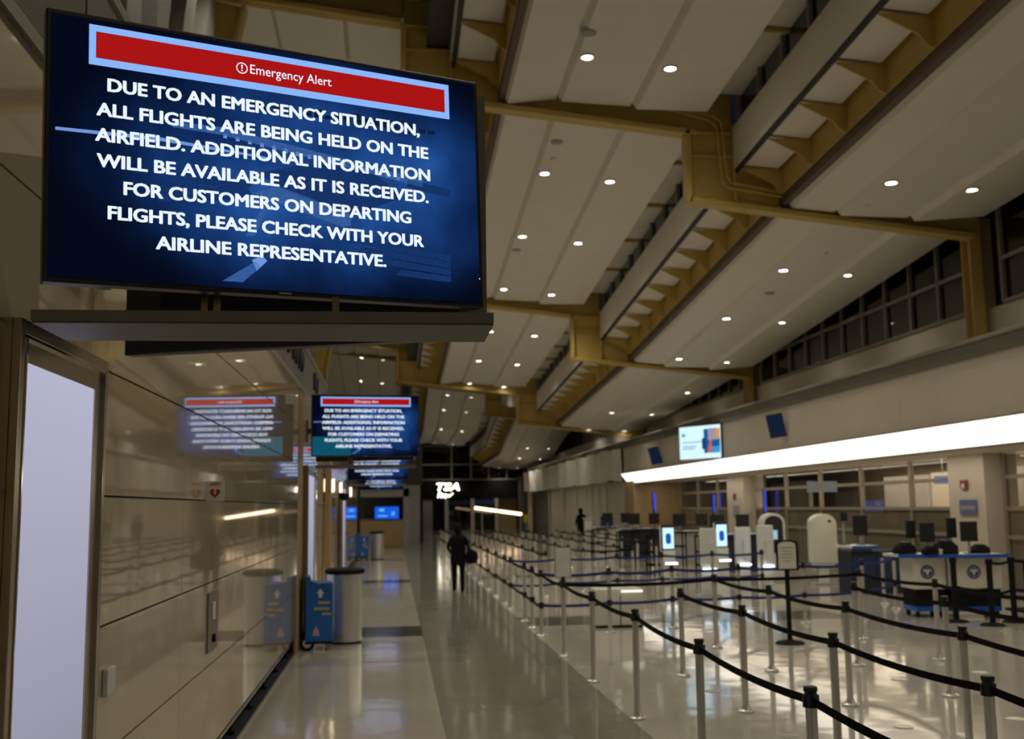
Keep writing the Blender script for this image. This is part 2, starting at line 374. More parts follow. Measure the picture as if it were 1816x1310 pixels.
# ---------------------------------------------------------------- ceiling
ceil = MB()
ceil.loft([(-7, 13.2), (.9, 12.7), (.9, 12.8), (-7, 13.3)], node_ys(Y0, Y1), zoff)
ceil.loft([(.6, 10.35), (6.5, 10.15), (6.5, 10.25), (.6, 10.45)], node_ys(Y0, Y1), zoff)
ceil.loft([(6.4, 8.9), (11.6, 8.2), (11.6, 8.3), (6.4, 9.0)], node_ys(Y0, Y1), zoff)
ceiling = struct(ceil.build('ceiling', M['deck']), 'stepped white panelled roof descending to the right', 'ceiling')
strips = [[(-6, -3.3), (-3.298, -2.3), (-2.298, -.96), (-.958, .48)], [(2.0, 2.98), (2.982, 4.35), (4.352, 5.78)], [(7.33, 8.22), (8.222, 9.6), (9.602, 11.05)]]
edges = [Y0] + BEAMS + [Y1]
for bi in range(len(edges) - 1):
    a, b = edges[bi] + .16, edges[bi + 1] - .16
    for sec in strips:
        for k, (x0, x1) in enumerate(sec):
            d = 0.05 * k
            z0, z1 = rp(x0 + .01) , rp(x1 - .01)
            MB().loft([(x0, z0 + .09), (x0 + .09, z0 - .03), (x1, z1 + .07), (x1, z1 + .16), (x0, z0 + .19)], node_ys(a, b - .12 * k), zoff).build('ceiling_panel', M['panel'], ceiling)

def pz(x, y):   # underside of the panel over the point (x, y)
    for sec in strips:
        for x0, x1 in sec:
            if x0 - .02 <= x <= x1 + .02:
                a, b = rp(x0 + .01) - .03, rp(x1 - .01) + .07
                return a + (b - a) * (x - x0) / (x1 - x0) + zoff(y)
    return rp(x) + zoff(y)
# beams: bent mustard frames at each bay line
pos = ['out of sight overhead behind the big screen', 'nearest visible, stepping down right of the big screen', 'second visible, in the middle of the picture', 'third visible, above the far second screen', 'farthest, by the round duct end']
def beam(i, y):
    z = zoff(y)
    r = thing('roof_beam', 'mustard stepped roof beam, ' + pos[i], 'beam', (0, y, 0))
    def ln(xa, za, xb, zb, n='bottom_flange', w=.15, h=.1):
        MB().prism([(xa, za + z), (xb, zb + z), (xb, zb + h + z), (xa, za + h + z)], 'y', y - w, y + w).build(n, M['yellow'], r, bevel=.008)
    def web(pts): MB().prism([(a, b + z) for a, b in pts], 'y', y - .02, y + .02).build('web', M['yellow'], r)
    for k in (0, 1):
        dx, dz = k * PER, k * PZ
        ln(5.47 + dx, 7.47 + dz, 11.0 + (0 if k == 0 else PER - .05), 6.86 + dz)
        if k == 0:
            web([(7.3, 7.27), (11.0, 6.86), (11.0, 7.85), (7.3, 8.2)])
        MB().box(5.42 + dx, 5.52 + dx, y - .15, y + .15, 7.47 + dz + z, 8.86 + dz + z).build('step_flange', M['yellow'], r, bevel=.008)
        web([(5.47 + dx, 7.5 + dz), (6.35 + dx, 7.4 + dz), (6.35 + dx, 9.9 + dz), (5.47 + dx, 9.9 + dz)])
        web([(6.35 + dx, 7.4 + dz), (7.3 + dx, 7.3 + dz), (7.3 + dx, 8.25 + dz), (6.35 + dx, 8.3 + dz)])
        for zz in (8.35, 8.8):
            MB().box(5.52 + dx, 6.3 + dx, y - .14, y + .1, zz + dz + z, zz + .03 + dz + z).build('stiffener', M['yellow'], r)
        MB().box(6.32 + dx, 6.36 + dx, y - .14, y + .1, 7.5 + dz + z, 9.0 + dz + z).build('stiffener', M['yellow'], r)
    web([(2.0, 9.23), (5.47, 8.79), (5.47, 9.9), (2.0, 10.1)])
    # left-hand high part
    ln(-5.6, 11.47, .15, 10.75); web([(-5.6, 11.47), (.15, 10.75), (.15, 11.7), (-5.6, 12.3)])
    # column top plate
    return r
def fix_beams():
    for i, y in enumerate(BEAMS): beam(i, y)
fix_beams()
# conduits on the nearest box
for k in (0, 1):
    o = .09 * k; z = zoff(19.1); y = 18.9
    tag(MB().tube([(5.0 - o, y, 9.28 + z), (5.95 - o, y, 9.12 + z - o), (6.1 - o, y, 9.0 + z - o), (6.17 - o, y, 7.95 + z - o), (6.25 - o, y, 7.83 + z - o), (7.25, y, 7.66 + z - o)], .018, 8).build('conduit', M['yellow'], origin=(5.5, 18.9, 8)),
        ('outer' if k == 0 else 'inner') + ' thin mustard conduit bent over the nearest roof step', 'pipe', 'conduits on the nearest roof step')

# gutter girders with fins under each clerestory, one per bay and per step
bayname = ['unseen bay behind the camera', 'bay nearest the camera', 'bay behind the nearest roof beam', 'bay behind the second roof beam', 'bay behind the third roof beam', 'farthest bay']
def girder(bi, k):
    a, b = edges[bi] + .05, edges[bi + 1] - .05
    if bi == 0: a = 0.0
    dx, dz = k * PER, k * PZ
    r = thing('gutter_girder', '%s roof step girder with white face and mustard fins, %s' % (['right-hand', 'left-hand'][k], bayname[bi]), 'girder', (6.35 + dx, a, 7 + dz + zoff(a)))
    ys = node_ys(a, b)
    P = lambda pts: [(x + dx, z + dz) for x, z in pts]
    MB().loft(P([(6.33, 8.12), (6.37, 8.12), (6.37, 8.92), (6.33, 8.92)]), ys, zoff).build('face_panel', M['soffit'], r)
    MB().loft(P([(6.35, 8.06), (6.43, 8.06), (6.43, 8.11), (6.35, 8.11)]), ys, zoff).build('shadow_gap', M['joint'], r)
    MB().loft(P([(7.2, 7.62), (7.28, 7.6), (7.28, 8.2), (7.2, 8.2)]), ys, zoff).build('edge_beam', M['yellow'], r)
    MB().loft(P([(7.22, 7.44), (7.33, 7.42), (7.33, 7.62), (7.22, 7.62)]), ys, zoff).build('brown_edge', M['brown'], r)
    sp = 1.22; n = int((b - a) / sp)
    for j in range(n):
        y = a + .25 + j * (b - a - .5) / max(1, n - 1); z = zoff(y)
        MB().prism([(6.40 + dx, 8.07 + dz + z), (7.2 + dx, 8.06 + dz + z), (7.2 + dx, 7.6 + dz + z), (7.08 + dx, 7.66 + dz + z), (7.0 + dx, 7.78 + dz + z)], 'y', y - .012, y + .012).build('fin', M['yellow'], r)
        if j < n - 1:
            y2 = a + .25 + (j + 1) * (b - a - .5) / max(1, n - 1)
            MB().loft(P([(6.45, 8.12), (7.12, 8.06), (7.12, 8.10), (6.45, 8.16)]), [y + .05, y2 - .05], zoff).build('soffit_panel', M['soffit'], r)
    MB().loft(P([(6.35, 8.2), (7.28, 8.16), (7.28, 8.22), (6.35, 8.26)]), ys, zoff).build('top_plate', M['yellow'], r)
for bi in range(len(edges) - 1):
    for k in (0, 1): girder(bi, k)

# underside of each roof monitor, between the roof edge and the clerestory
for bi in range(len(edges) - 1):
    for k in (0, 1):
        a, b = max(0, edges[bi] + .3), edges[bi + 1] - .3; n = max(2, round((b - a) / 2.44))
        for j in range(n):
            y0_, y1_ = a + (b - a) * j / n, a + (b - a) * (j + 1) / n
            MB().loft([(5.6 + k * PER, 9.50 + k * PZ), (6.46 + k * PER, 9.46 + k * PZ), (6.46 + k * PER, 9.52 + k * PZ), (5.6 + k * PER, 9.56 + k * PZ)], node_ys(y0_ + .06, y1_ - .06), zoff).build('monitor_panel', M['soffit'], ceiling)
            MB().box(5.6 + k * PER, 6.46 + k * PER, y0_ - .03, y0_ + .03, 9.40 + k * PZ + zoff(y0_), 9.55 + k * PZ + zoff(y0_)).build('monitor_rib', M['yellow'], ceiling)
# clerestory windows above each girder
wn = 0
def window(ylist, x, z0, z1, bars, label, zf, slat=False, frame='frame'):
    global wn; wn += 1
    a, b = ylist[0], ylist[-1]
    r = sroot('window_%d' % wn, label, 'window')
    ys = node_ys(a, b)
    MB().loft([(x + .03, z0), (x + .04, z0), (x + .04, z1), (x + .03, z1)], ys, zf).build('pane', M['glass_night'], r)
    for zz in [z0, z1] + bars:
        MB().loft([(x - .04, zz - .035), (x + .06, zz - .035), (x + .06, zz + .035), (x - .04, zz + .035)], ys, zf).build('window_rail', M[frame], r)
    for y in ylist:
        MB().box(x - .04, x + .06, y - .04, y + .04, z0 + zf(y), z1 + zf(y)).build('mullion', M[frame], r)
    return r
for bi in range(len(edges) - 1):
    for k in (0, 1):
        a, b = max(0, edges[bi] + .3), edges[bi + 1] - .3
        n = max(2, round((b - a) / 1.22)); yl = [a + (b - a) * i / n for i in range(n + 1)]
        window(yl, 6.42 + k * PER, 8.95 + k * PZ, 9.5 + k * PZ, [], '%s dark clerestory window strip in the %s' % (['right-hand', 'left-hand'][k], bayname[bi]), zoff)

# ---------------------------------------------------------------- right-hand side: fascia, ledge, upper windows
WR = 10.0
wr = MB().box(WR, WR + .25, 2.0, 46.4, 3.24, 4.36).build('wall_right', M['cream']); struct(wr, 'cream fascia wall above the long light box', 'wall')
for y in (8.2, 14.3, 20.4, 26.5, 32.6, 38.7): MB().box(WR - .004, WR, y, y + .012, 3.26, 4.34).build('joint', M['beige'], wr)
lg = MB(); lg.prism([(WR - .12, 4.42), (WR - .02, 4.36), (WR + .3, 4.36), (WR + .3, 4.70), (WR + .1, 4.70), (WR - .12, 4.62)], 'y', 2, 80)
ledge = struct(lg.build('trim_1', M['ledgeband']), 'dark metal ledge running along the top of the fascia', 'ledge')
MB().prism([(WR - .14, 4.60), (WR + .1, 4.705), (WR + 1.35, 4.705), (WR + 1.35, 4.74), (WR + .1, 4.74), (WR - .15, 4.64)], 'y', 2, 80).build('ledge_cap', M['ledge'], ledge)
# upper wall, in three pieces following the bays
uw = MB().box(11.3, 11.5, 2, Y1, 4.70, 5.53).build('wall_upper', M['cream']); struct(uw, 'low cream wall under the slanting row of dark windows', 'wall')
MB().box(11.8, 12.0, 2, Y1, 5.5, 9.0).build('backing', M['deck'], uw)
seg = [('window row beside the camera', 5.9, 18.6), ('dark window row between the first two mustard columns', 19.75, 32.0), ('dark window row beyond the second mustard column', 32.9, 47.0), ('dark window row far off above the wavy fascia', 47.9, 63.4)]
for nm, a, b in seg:
    n = round((b - a) / 1.225); yl = [a + (b - a) * i / n for i in range(n + 1)]
    window(yl, 11.3, 5.57, 7.6, [6.39], nm, lambda y: 0.0)
def column(i, y, x, z0, z1, label):
    r = thing('steel_column', label, 'column', (x, y, z0))
    MB().box(x - .02, x + .22, y - .16, y - .12, z0, z1).build('front_flange', M['yellow'], r, bevel=.006)
    MB().box(x - .02, x + .22, y + .12, y + .16, z0, z1).build('rear_flange', M['yellow'], r)
    MB().box(x + .08, x + .12, y - .12, y + .12, z0, z1).build('web', M['yellow'], r)
    MB().box(x + .24, x + .5, y - .05, y + .35, z0, z1).build('cladding', M['tan'], r)
for i, y in enumerate(BEAMS[1:4]):
    column(i, y + .1, 10.95, 4.72, 6.9 + zoff(y) + .4, 'mustard steel column on the right, %s' % ['nearest, at the upper right edge', 'second, above the hanging display', 'third, small and far'][i])

# light box over the counters
lb = thing('light_box', 'very bright long white light box above the ticket counters', 'light', (10, 2, 2.8))
LBJ = [2.0, 4.5, 7.0, 9.5, 12.0, 14.5, 16.2, 18.05, 19.4, 21.9, 24.4, 26.9, 29.4, 31.9, 34.4, 36.9, 39.4, 41.9, 44.2, 46.0]
MB().prism([(9.785, 3.235), (10.092, 2.842), (10.097, 3.235)], 'y', 2, 46.02).build('housing', M['cream'], lb)
for a, b in zip(LBJ[:-1], LBJ[1:]):
    MB().prism([(9.775, 3.235), (10.085, 2.84), (10.09, 2.845), (9.78, 3.24)], 'y', a + .01, b - .01).build('diffuser_panel', M['bar'], lb)
MB().prism([(9.76, 3.235), (9.79, 3.235), (9.79, 3.275), (9.76, 3.275)], 'y', 2, 46.02).build('top_trim', M['steel'], lb)
MB().prism([(10.07, 2.80), (10.12, 2.80), (10.12, 2.83), (10.07, 2.838)], 'y', 2, 46.02).build('bottom_trim', M['ledgeband'], lb)
sf = MB().box(10.1, 12.1, 2, 46.2, 2.83, 2.95).build('ceiling_soffit', M['cream']); struct(sf, 'flat soffit over the ticket counters', 'ceiling')

# storefront behind the counters
st = sroot('wall_storefront', 'glazed storefront wall behind the ticket counters', 'wall')
SF = [8.0, 10.4, 12.8, 15.2, 17.7, 20.2, 21.7, 24.1, 26.8, 29.5, 32.2, 35.0]
SF2 = [37.0, 39.3, 41.9, 44.6]
for grp in (SF, SF2):
    for a, b in zip(grp[:-1], grp[1:]):
        if 20 < a < 21: continue
        for z0, z1 in ((.12, 1.15), (1.22, 1.70), (1.78, 2.32), (2.40, 2.80)):
            MB().box(12.0, 12.012, a + .05, b - .05, z0, z1).build('pane', M['glass_room'], st)
    for y in grp: MB().box(11.96, 12.06, y - .05, y + .05, 0, 2.83).build('mullion', M['frame_lt'], st)
    for z in (.06, 1.185, 1.74, 2.36): MB().box(11.97, 12.05, grp[0], grp[-1], z - .04, z + .04).build('rail', M['frame_lt'], st)
# lower panels opaque
for grp in (SF, SF2):
    for a, b in zip(grp[:-1], grp[1:]):
        if 20 < a < 21: continue
        MB().box(12.02, 12.05, a + .06, b - .06, .1, 1.70).build('lower_panel', M['whitelac'], st)
c1 = struct(MB().box(11.6, 12.3, 20.25, 21.65, 0, 2.84).build('trim_2', M['beige']), 'cream pier with a blue notice behind the nearest counters', 'pier')
c2 = struct(MB().box(11.6, 12.3, 35.1, 36.9, 0, 2.84).build('trim_3', M['beige']), 'cream pier with a small plate in the middle of the storefront', 'pier')
struct(MB().box(10.02, 12.3, 44.7, 46.4, 0, 4.36).build('wall_return', M['tan']), 'brown end wall where the light box stops', 'wall')
# room behind the glass
br = struct(MB().box(17.5, 17.7, 2, 46, 0, 3.4).build('wall_back_room', M['beige']), 'pale wall of the room behind the storefront', 'wall')
struct(MB().box(12.1, 17.7, 2, 46, 3.1, 3.3).build('ceiling_back_room', M['greywall']), 'dark ceiling of the room behind the storefront', 'ceiling')
for i, (y0, y1, x, mt) in enumerate([(18, 22, 15.5, 'tan'), (24, 26, 14.8, 'greywall'), (27.5, 29.3, 15.2, 'beige'), (31, 34, 16, 'greywall'), (38, 42, 15, 'beige')]):
    struct(MB().box(x, x + .15, y0, y1, 0, 2.7).build('wall_partition', M[mt]), 'free partition %s behind the storefront glass' % ['nearest tan', 'nearer grey', 'central beige', 'farther grey', 'farthest beige'][i], 'wall')
pl = bpy.data.lights.new('room_lamp', 'AREA'); pl.energy = 700; pl.size = 3; pl.size_y = 16; pl.shape = 'RECTANGLE'; pl.color = (1, .86, .68)
po = bpy.data.objects.new('room_lamp', pl); COL.objects.link(po); po.location = (14.8, 27, 3.05); tag(po, 'ceiling lamp of the room behind the storefront', 'light')
sl = bpy.data.lights.new('storefront_fill', 'AREA'); sl.energy = 150; sl.shape = 'RECTANGLE'; sl.size = .25; sl.size_y = 36; sl.color = (1, .86, .66)
so = bpy.data.objects.new('storefront_fill', sl); COL.objects.link(so); so.location = (11.0, 26, 2.82); tag(so, 'added unseen fill lamp under the soffit, brightening the storefront', 'light')  # unseen area lamp added to brighten the storefront wall
# bits seen through the glass
t = thing('hanging_sign', 'pale blue lit sign hanging behind the storefront glass', 'sign', (13.5, 25.5, 2.2))
MB().box(13.3, 14.6, 25.4, 25.5, 2.32, 2.52).build('sign_face', emis('pale_blue_sign', (.25, .38, .8), 1.0), t)
for x in (13.5, 14.4): MB().cyl((x, 25.45, 2.5), (x, 25.45, 3.1), .01, n=6).build('rod', M['steel'], t)
t = thing('hanging_sign', 'white lit sign behind the storefront left of the middle', 'sign', (14, 35, 2.2))
MB().box(13.6, 14.6, 34.5, 34.6, 2.25, 2.6).build('sign_face', emis('pale_sign', (.5, .5, .62), .55), t)
MB().cyl((14.1, 34.55, 2.6), (14.1, 34.55, 3.1), .015, n=6).build('rod', M['steel'], t)

# far right walls and wavy fascia
ff = sroot('wall_far_right', 'pale panelled wall under the wavy fascia far down the hall', 'wall')
ys = [46.5, 50.6, 54.4, 58.9, 63.4, 69.2]
for a, b in zip(ys[:-1], ys[1:]):
    MB().box(10.0, 10.2, a, b - .05, 0, 2.95).build('wall_panel', M['beige'], ff)
    MB().box(9.9, 10.0, b - .45, b - .1, 0, 2.95).build('pilaster', M['cream'], ff)
MB().box(10.3, 10.5, 46.4, 92, 0, 4.4).build('backing', M['deck'], ff)
wf = sroot('wall_wavy_fascia', 'wavy white metal fascia far down the right side', 'wall')
yy = 46.5; k = 0
while yy < 79.5:
    w = 1.65; zb = 2.95 + (.06 if k % 3 == 1 else 0)
    n = 6; pts = []
    for j in range(n + 1):
        t = j / n; pts.append((WR - .05 - .45 * math.sin(PI * t) ** 1.0 * (1 if k % 2 else .5), yy + t * w))
    vs = [(x, y, zb) for x, y in pts] + [(x - .05, y, 4.36) for x, y in pts]
    m = MB(); m.add(vs, [(j, j + 1, n + 2 + j, n + 1 + j) for j in range(n)])
    m.build('wavy_panel', M['soffit'], wf, smooth=True); yy += w; k += 1
MB().box(9.9, 10.2, 79.6, 79.9, 0, 4.7).build('end_post', M['cream'], wf)

# fluttering dark opening and end wall
ew = sroot('wall_end', 'dark glazed end wall at the far end of the hall', 'wall')
EY = 90.0
MB().box(-6, 14, EY + 1.5, EY + 1.6, 0, 12).build('backing', M['deck'], ew)
MB().box(1.6, 10.2, EY - .1, EY, 2.62, 4.15).build('dark_fascia', M['blackm'], ew)
MB().box(1.6, 3.2, EY, EY + .1, 0, 2.6).build('panel', M['greywall'], ew)
MB().box(6.6, 10.2, EY + .3, EY + .4, 0, 2.6).build('panel', M['tan'], ew)
MB().box(-1, 13, EY, EY + .02, 4.2, 8.5).build('pane', M['glass_night'], ew)
for x in (-.6, 2.1, 4.8, 6.4, 7.9, 9.4, 10.9): MB().box(x - .07, x + .07, EY - .1, EY + .08, 4.15, 8.6).build('mullion', M['frame'], ew)
for z in (4.2, 5.45, 7.0): MB().box(-1, 13, EY - .08, EY + .06, z - .05, z + .05).build('rail', M['frame'], ew)
for x in (4.35, 6.5, 8.5):
    MB().box(x - .14, x + .14, EY - .35, EY - .1, 0, 2.62).build('door_post', M['whitelac'], ew)
for x0, x1 in ((4.5, 6.35), (6.65, 8.35)): MB().box(x0, x1, EY - .05, EY - .02, 0, 2.2).build('door_leaf', M['glass_night'], ew)
MB().box(4.5, 8.4, EY + .25, EY + .3, 0, 1.3).build('counter_front', M['greywall'], ew)
t = thing('door_sign', 'dark overhead sign over the left far doorway', 'sign', (5.4, EY - .1, 2.2)); MB().box(4.5, 6.3, EY - .14, EY - .1, 2.15, 2.5).build('sign_face', M['navy'], t)
t = thing('door_sign', 'blue overhead sign over the right far doorway', 'sign', (7.5, EY - .1, 2.2)); MB().box(6.7, 8.3, EY - .14, EY - .1, 2.1, 2.5).build('sign_face', pbr('deep_blue', (.01, .06, .16), .5), t)
# lit checkpoint sign
t = thing('checkpoint_sign', 'glowing white checkpoint sign on the dark far fascia', 'sign', (4.5, EY - .3, 2.7))
share('lettering', text_mesh('TSA', 1, .02, width=1.9, height=.62, shear=.25, depth=.04), t, (-.02, 0, .62)).data.materials.append(M['tsa'])
share('lettering', text_mesh('Pre\u2713', 1, .03, width=1.3, height=.46, shear=.25, depth=.04), t, (-.25, 0, .02)).data.materials.append(M['tsa'])
MB().box(-.9, .75, .04, .12, 0, 1.2).build('back_plate', M['blackm'], t, world=False)
# sloping handrail light
t = thing('handrail_light', 'warm sloping strip light in two lengths near the far doors', 'light', (6, 80, 1))
a, b = Vector((5.8, 78, 1.86)), Vector((9.2, 78, 1.36)); mid = a.lerp(b, .48); m2 = a.lerp(b, .5)
MB().cyl(a, mid, .10, n=8).build('light_tube', M['warmtube'], t); MB().cyl(m2, b, .10, n=8).build('light_tube', M['warmtube'], t)
MB().box(6.3, 6.36, 77.97, 78.03, 0, 1.85).build('post', M['steel'], t); MB().box(9.1, 9.16, 77.97, 78.03, 0, 1.35).build('post', M['steel'], t)
t = thing('yellow_marker', 'small yellow panel marker right of the sloping strip light', 'sign', (9.6, 78, 0)); MB().box(9.35, 9.75, 77.9, 78, .75, 1.35).build('panel', pbr('marker_yellow', (.5, .5, .02), .5), t); MB().box(9.5, 9.56, 77.95, 78, 0, .8).build('post', M['steel'], t)

# closing walls
struct(MB().box(-7.2, -7, Y0, Y1, 0, 14).build('wall_far_left', M['beige']), 'plain wall closing the hall far left', 'wall')
struct(MB().box(-7, 14, Y0 - .2, Y0, 0, 14).build('wall_behind', M['beige']), 'plain wall behind the camera', 'wall')

# ---------------------------------------------------------------- left-hand polished wall
XW = -1.28
wl = MB().box(XW - .3, XW - .03, -6, 40, .2, 3.545).build('wall_left', M['joint']); struct(wl, 'polished cream stone wall with thin dark joints', 'wall')
zs = [0.25, .83, 1.40, 1.97, 2.53, 3.035, 3.545]
yj = [-5.96, -3.83, -1.7, .43, 2.57, 4.70, 6.84, 8.97, 11.1, 13.24, 14.78]
yj2 = [15.62] + [17.6 + 2.13 * i for i in range(11)]
for z0, z1 in zip(zs[:-1], zs[1:]):
    for lst, xx in ((yj, XW), (yj2, XW - .02)):
        for a, b in zip(lst[:-1], lst[1:]):
            MB().box(XW - .03, xx, a + .003, b - .003, z0 + .005, z1 - .005).build('stone_panel', M['stone'], wl)
pil = struct(MB().box(XW - .03, XW + .004, 14.79, 15.6, 0, 3.545).build('trim_4', M['tan']), 'tan end strip where the polished wall stops', 'trim')
struct(MB().box(XW, XW + .11, 20.6, 20.9, 0, 3.545).build('trim_5', M['tan']), 'second tan pilaster farther along the left wall', 'trim')
struct(MB().box(XW - .3, XW + .025, -6, 40, 3.535, 3.59).build('trim_6', M['ledge']), 'pale metal trim capping the polished wall', 'trim')
bl = MB().box(XW - .34, XW - .28, -6, 40, 0, .2).build('baseboard_left', M['joint']); struct(bl, 'dark base along the polished wall', 'baseboard')
# bumper rail on the floor
br_ = thing('bumper_rail', 'low dark floor rail with bolted brackets along the polished wall', 'rail', (-1.37, 2, 0))
MB().box(XW - .26, -1.31, 1, 14.8, 0, .02).build('floor_plate', M['navy2'], br_)
MB().cyl((-1.37, 1, .12), (-1.37, 14.8, .12), .018, n=10).build('rail_tube', M['steel'], br_, smooth=True)
for y in [9.64 + 1.17 * j for j in range(-7, 5)]:
    MB().box(-1.38, -1.36, y - .03, y + .03, .03, .12).box(-1.42, -1.335, y - .035, y + .035, .03, .045).build('bracket', M['blackm'], br_)

# fascia with dark lettering over the wall
fa = sroot('wall_left_fascia', 'grey perforated metal fascia above the polished wall', 'wall')
pf = [-6, .3, 5.2]
MB().box(XW - .12, XW - .02, -6, 4.5, 3.59, 4.25).build('perforated_panel', M['perf'], fa)
for a, b in ((4.53, 7.3), (7.33, 10.1), (10.13, 12.9), (12.93, 15.7), (15.73, 18.5), (18.53, 21.15)):
    MB().box(XW - .12, XW - .02, a, b, 3.59, 4.23).build('fascia_panel', M['louver'], fa)
MB().box(XW - .16, XW + .0, -6, 21.2, 4.23, 4.285).build('fascia_cap', M['ledge'], fa)
nm = thing('fascia_lettering', 'dark raised letters on the fascia above the far polished wall', 'lettering', (XW, 14, 4.05))
for j, (y, s) in enumerate([(12.5, .16), (12.85, .21), (13.3, .19), (14.0, .26), (14.4, .26), (14.9, .26), (15.25, .22), (17.7, .22), (18.2, .21)]):
    MB().box(XW - .02, XW + .02, y - .06, y + .06, 3.82, 3.82 + s * 1.3).prism([(y + .04, 3.82), (y + .28, 3.82 + s * 1.2), (y + .21, 3.82 + s * 1.3), (y - .02, 3.84)], 'x', XW - .02, XW + .02).build('letter', M['letter'], nm)

# left colonnade and Y-braces above
for i, y in enumerate(BEAMS[1:4]):
    x = -3.1
    r = thing('steel_column', 'mustard haunched column on the left, %s' % ['by the top edge above the big screen', 'behind the fascia lettering', 'farthest, beside the far screens'][i], 'column', (x, y, 0))
    zt = 11.1 + zoff(y)
    MB().prism([(x - .18, 0), (x + .12, 0), (x + .12, zt - 2.2), (x + .16, zt - 1.2), (x + .38, zt - .1), (x - .18, zt)], 'y', y - .04, y + .04).build('web', M['yellow'], r)
    MB().box(x - .24, x - .18, y - .17, y + .17, 0, zt).build('rear_flange', M['yellow'], r)
    MB().prism([(x + .12, 0), (x + .17, 0), (x + .17, zt - 2.2), (x + .21, zt - 1.2), (x + .43, zt - .1), (x + .36, zt - .1), (x + .15, zt - 1.2), (x + .12, zt - 2.2)], 'y', y - .17, y + .17).build('front_flange', M['yellow'], r)
lv = thing('brace_screen', 'grey Y-shaped brace screen at the top edge above the big screen', 'screen', (-3.3, 10, 5))
for j in range(6):
    y = 9.6 + 1.55 * j
    MB().box(-3.5, -3.1, y - .35, y + .35, 5.5, 8.6).build('upright', M['louver'], lv)
    MB().prism([(y - .35, 8.6), (y + .35, 8.6), (y + 1.1, 10.8), (y + .5, 10.8)], 'x', -3.5, -3.1).build('brace_arm', M['louver'], lv)
    MB().prism([(y - .35, 8.6), (y + .1, 8.6), (y - .5, 10.8), (y - .95, 10.8)], 'x', -3.42, -3.3).build('brace_arm', M['louver'], lv)

# ---------------------------------------------------------------- backlit panels on the left wall
def lightbox(y0, y1, ztop, label):
    xf = -1.206
    r = thing('backlit_panel', label, 'light panel', (XW, y0, 0))
    MB().box(XW + .001, xf - .03, y0, y1, 0, ztop).build('housing', M['bronze'], r)
    # frame: outer trim and inner reveal
    for (a, b, c, d, n) in ((y0, y0 + .055, 0, ztop, 'stile'), (y1 - .055, y1, 0, ztop, 'stile'), (y0 + .055, y1 - .055, ztop - .05, ztop, 'top_rail')):
        MB().box(xf - .03, xf, a, b, c, d).build(n, M['bronze'], r, bevel=.005)
    for (a, b, c, d) in ((y0 + .055, y0 + .085, 0, ztop - .05), (y1 - .15, y1 - .055, 0, ztop - .05), (y0 + .085, y1 - .15, ztop - .135, ztop - .05)):
        MB().box(xf - .03, xf - .012, a, b, c, d).build('inner_reveal', M['bronze'], r)
    for (a, b, c, d) in ((y0 + .050, y0 + .060, 0, ztop - .05), (y1 - .060, y1 - .05, 0, ztop - .05), (y0 + .05, y1 - .05, ztop - .06, ztop - .05)):
        MB().box(xf - .012, xf + .004, a, b, c, d).build('bead', M['chrome'], r)
    MB().box(xf - .022, xf - .018, y0 + .085, y1 - .15, .15, ztop - .135).build('diffuser', M['diffuser'], r)
    return r
lightbox(3.62, 4.71, 2.535, 'tall pale glowing panel in a bronze frame at the left edge')
lightbox(15.63, 17.2, 2.53, 'far backlit panel seen edge-on behind the blue cart')
lightbox(26.2, 27.9, 2.53, 'farthest backlit panel seen edge-on along the left wall')

t = thing('aed_sign', 'white sign with a red heart projecting from the polished wall', 'sign', (XW, 7.6, 1.97))
MB().box(XW + .002, XW + .125, 7.60, 7.61, 1.965, 2.10).build('plate', M['white'], t, bevel=.002)
hp = []
for j in range(28):
    a = 2 * PI * j / 28; hx = 16 * math.sin(a) ** 3; hz = 13 * math.cos(a) - 5 * math.cos(2 * a) - 2 * math.cos(3 * a) - math.cos(4 * a)
    hp.append((XW + .064 + hx * .0022, 2.02 + hz * .0022))
MB().prism(hp, 'y', 7.596, 7.60).build('heart', M['red'], t)
MB().prism([(XW + .069, 2.04), (XW + .056, 2.018), (XW + .065, 2.018), (XW + .059, 2.0), (XW + .075, 2.024), (XW + .067, 2.024), (XW + .075, 2.04)], 'y', 7.593, 7.596).build('bolt_mark', M['white_print'], t)
share('lettering', text_mesh('AED', 1, .02, width=.075, height=.021), t, (.064, -.006, .102)).data.materials.append(M['red'])
t = thing('wall_call_plate', 'tall narrow steel plate set in the polished wall', 'plate', (XW, 8, .92))
MB().box(XW + .001, XW + .012, 7.77, 8.19, .925, 1.334).build('plate', M['ledgeband'], t, bevel=.003)
MB().box(XW + .012, XW + .02, 7.91, 8.01, 1.14, 1.26).build('call_button', M['white'], t)
MB().cyl((XW + .012, 7.97, 1.01), (XW + .03, 7.97, 1.01), .03, n=12).build('knob', M['blackm'], t)
t = thing('wall_outlet', 'small white cover plate low beside the glowing panel', 'outlet', (XW, 5.1, 1.09))
MB().box(XW + .001, XW + .026, 5.06, 5.2, 1.09, 1.21).build('cover', M['white'], t, bevel=.006)

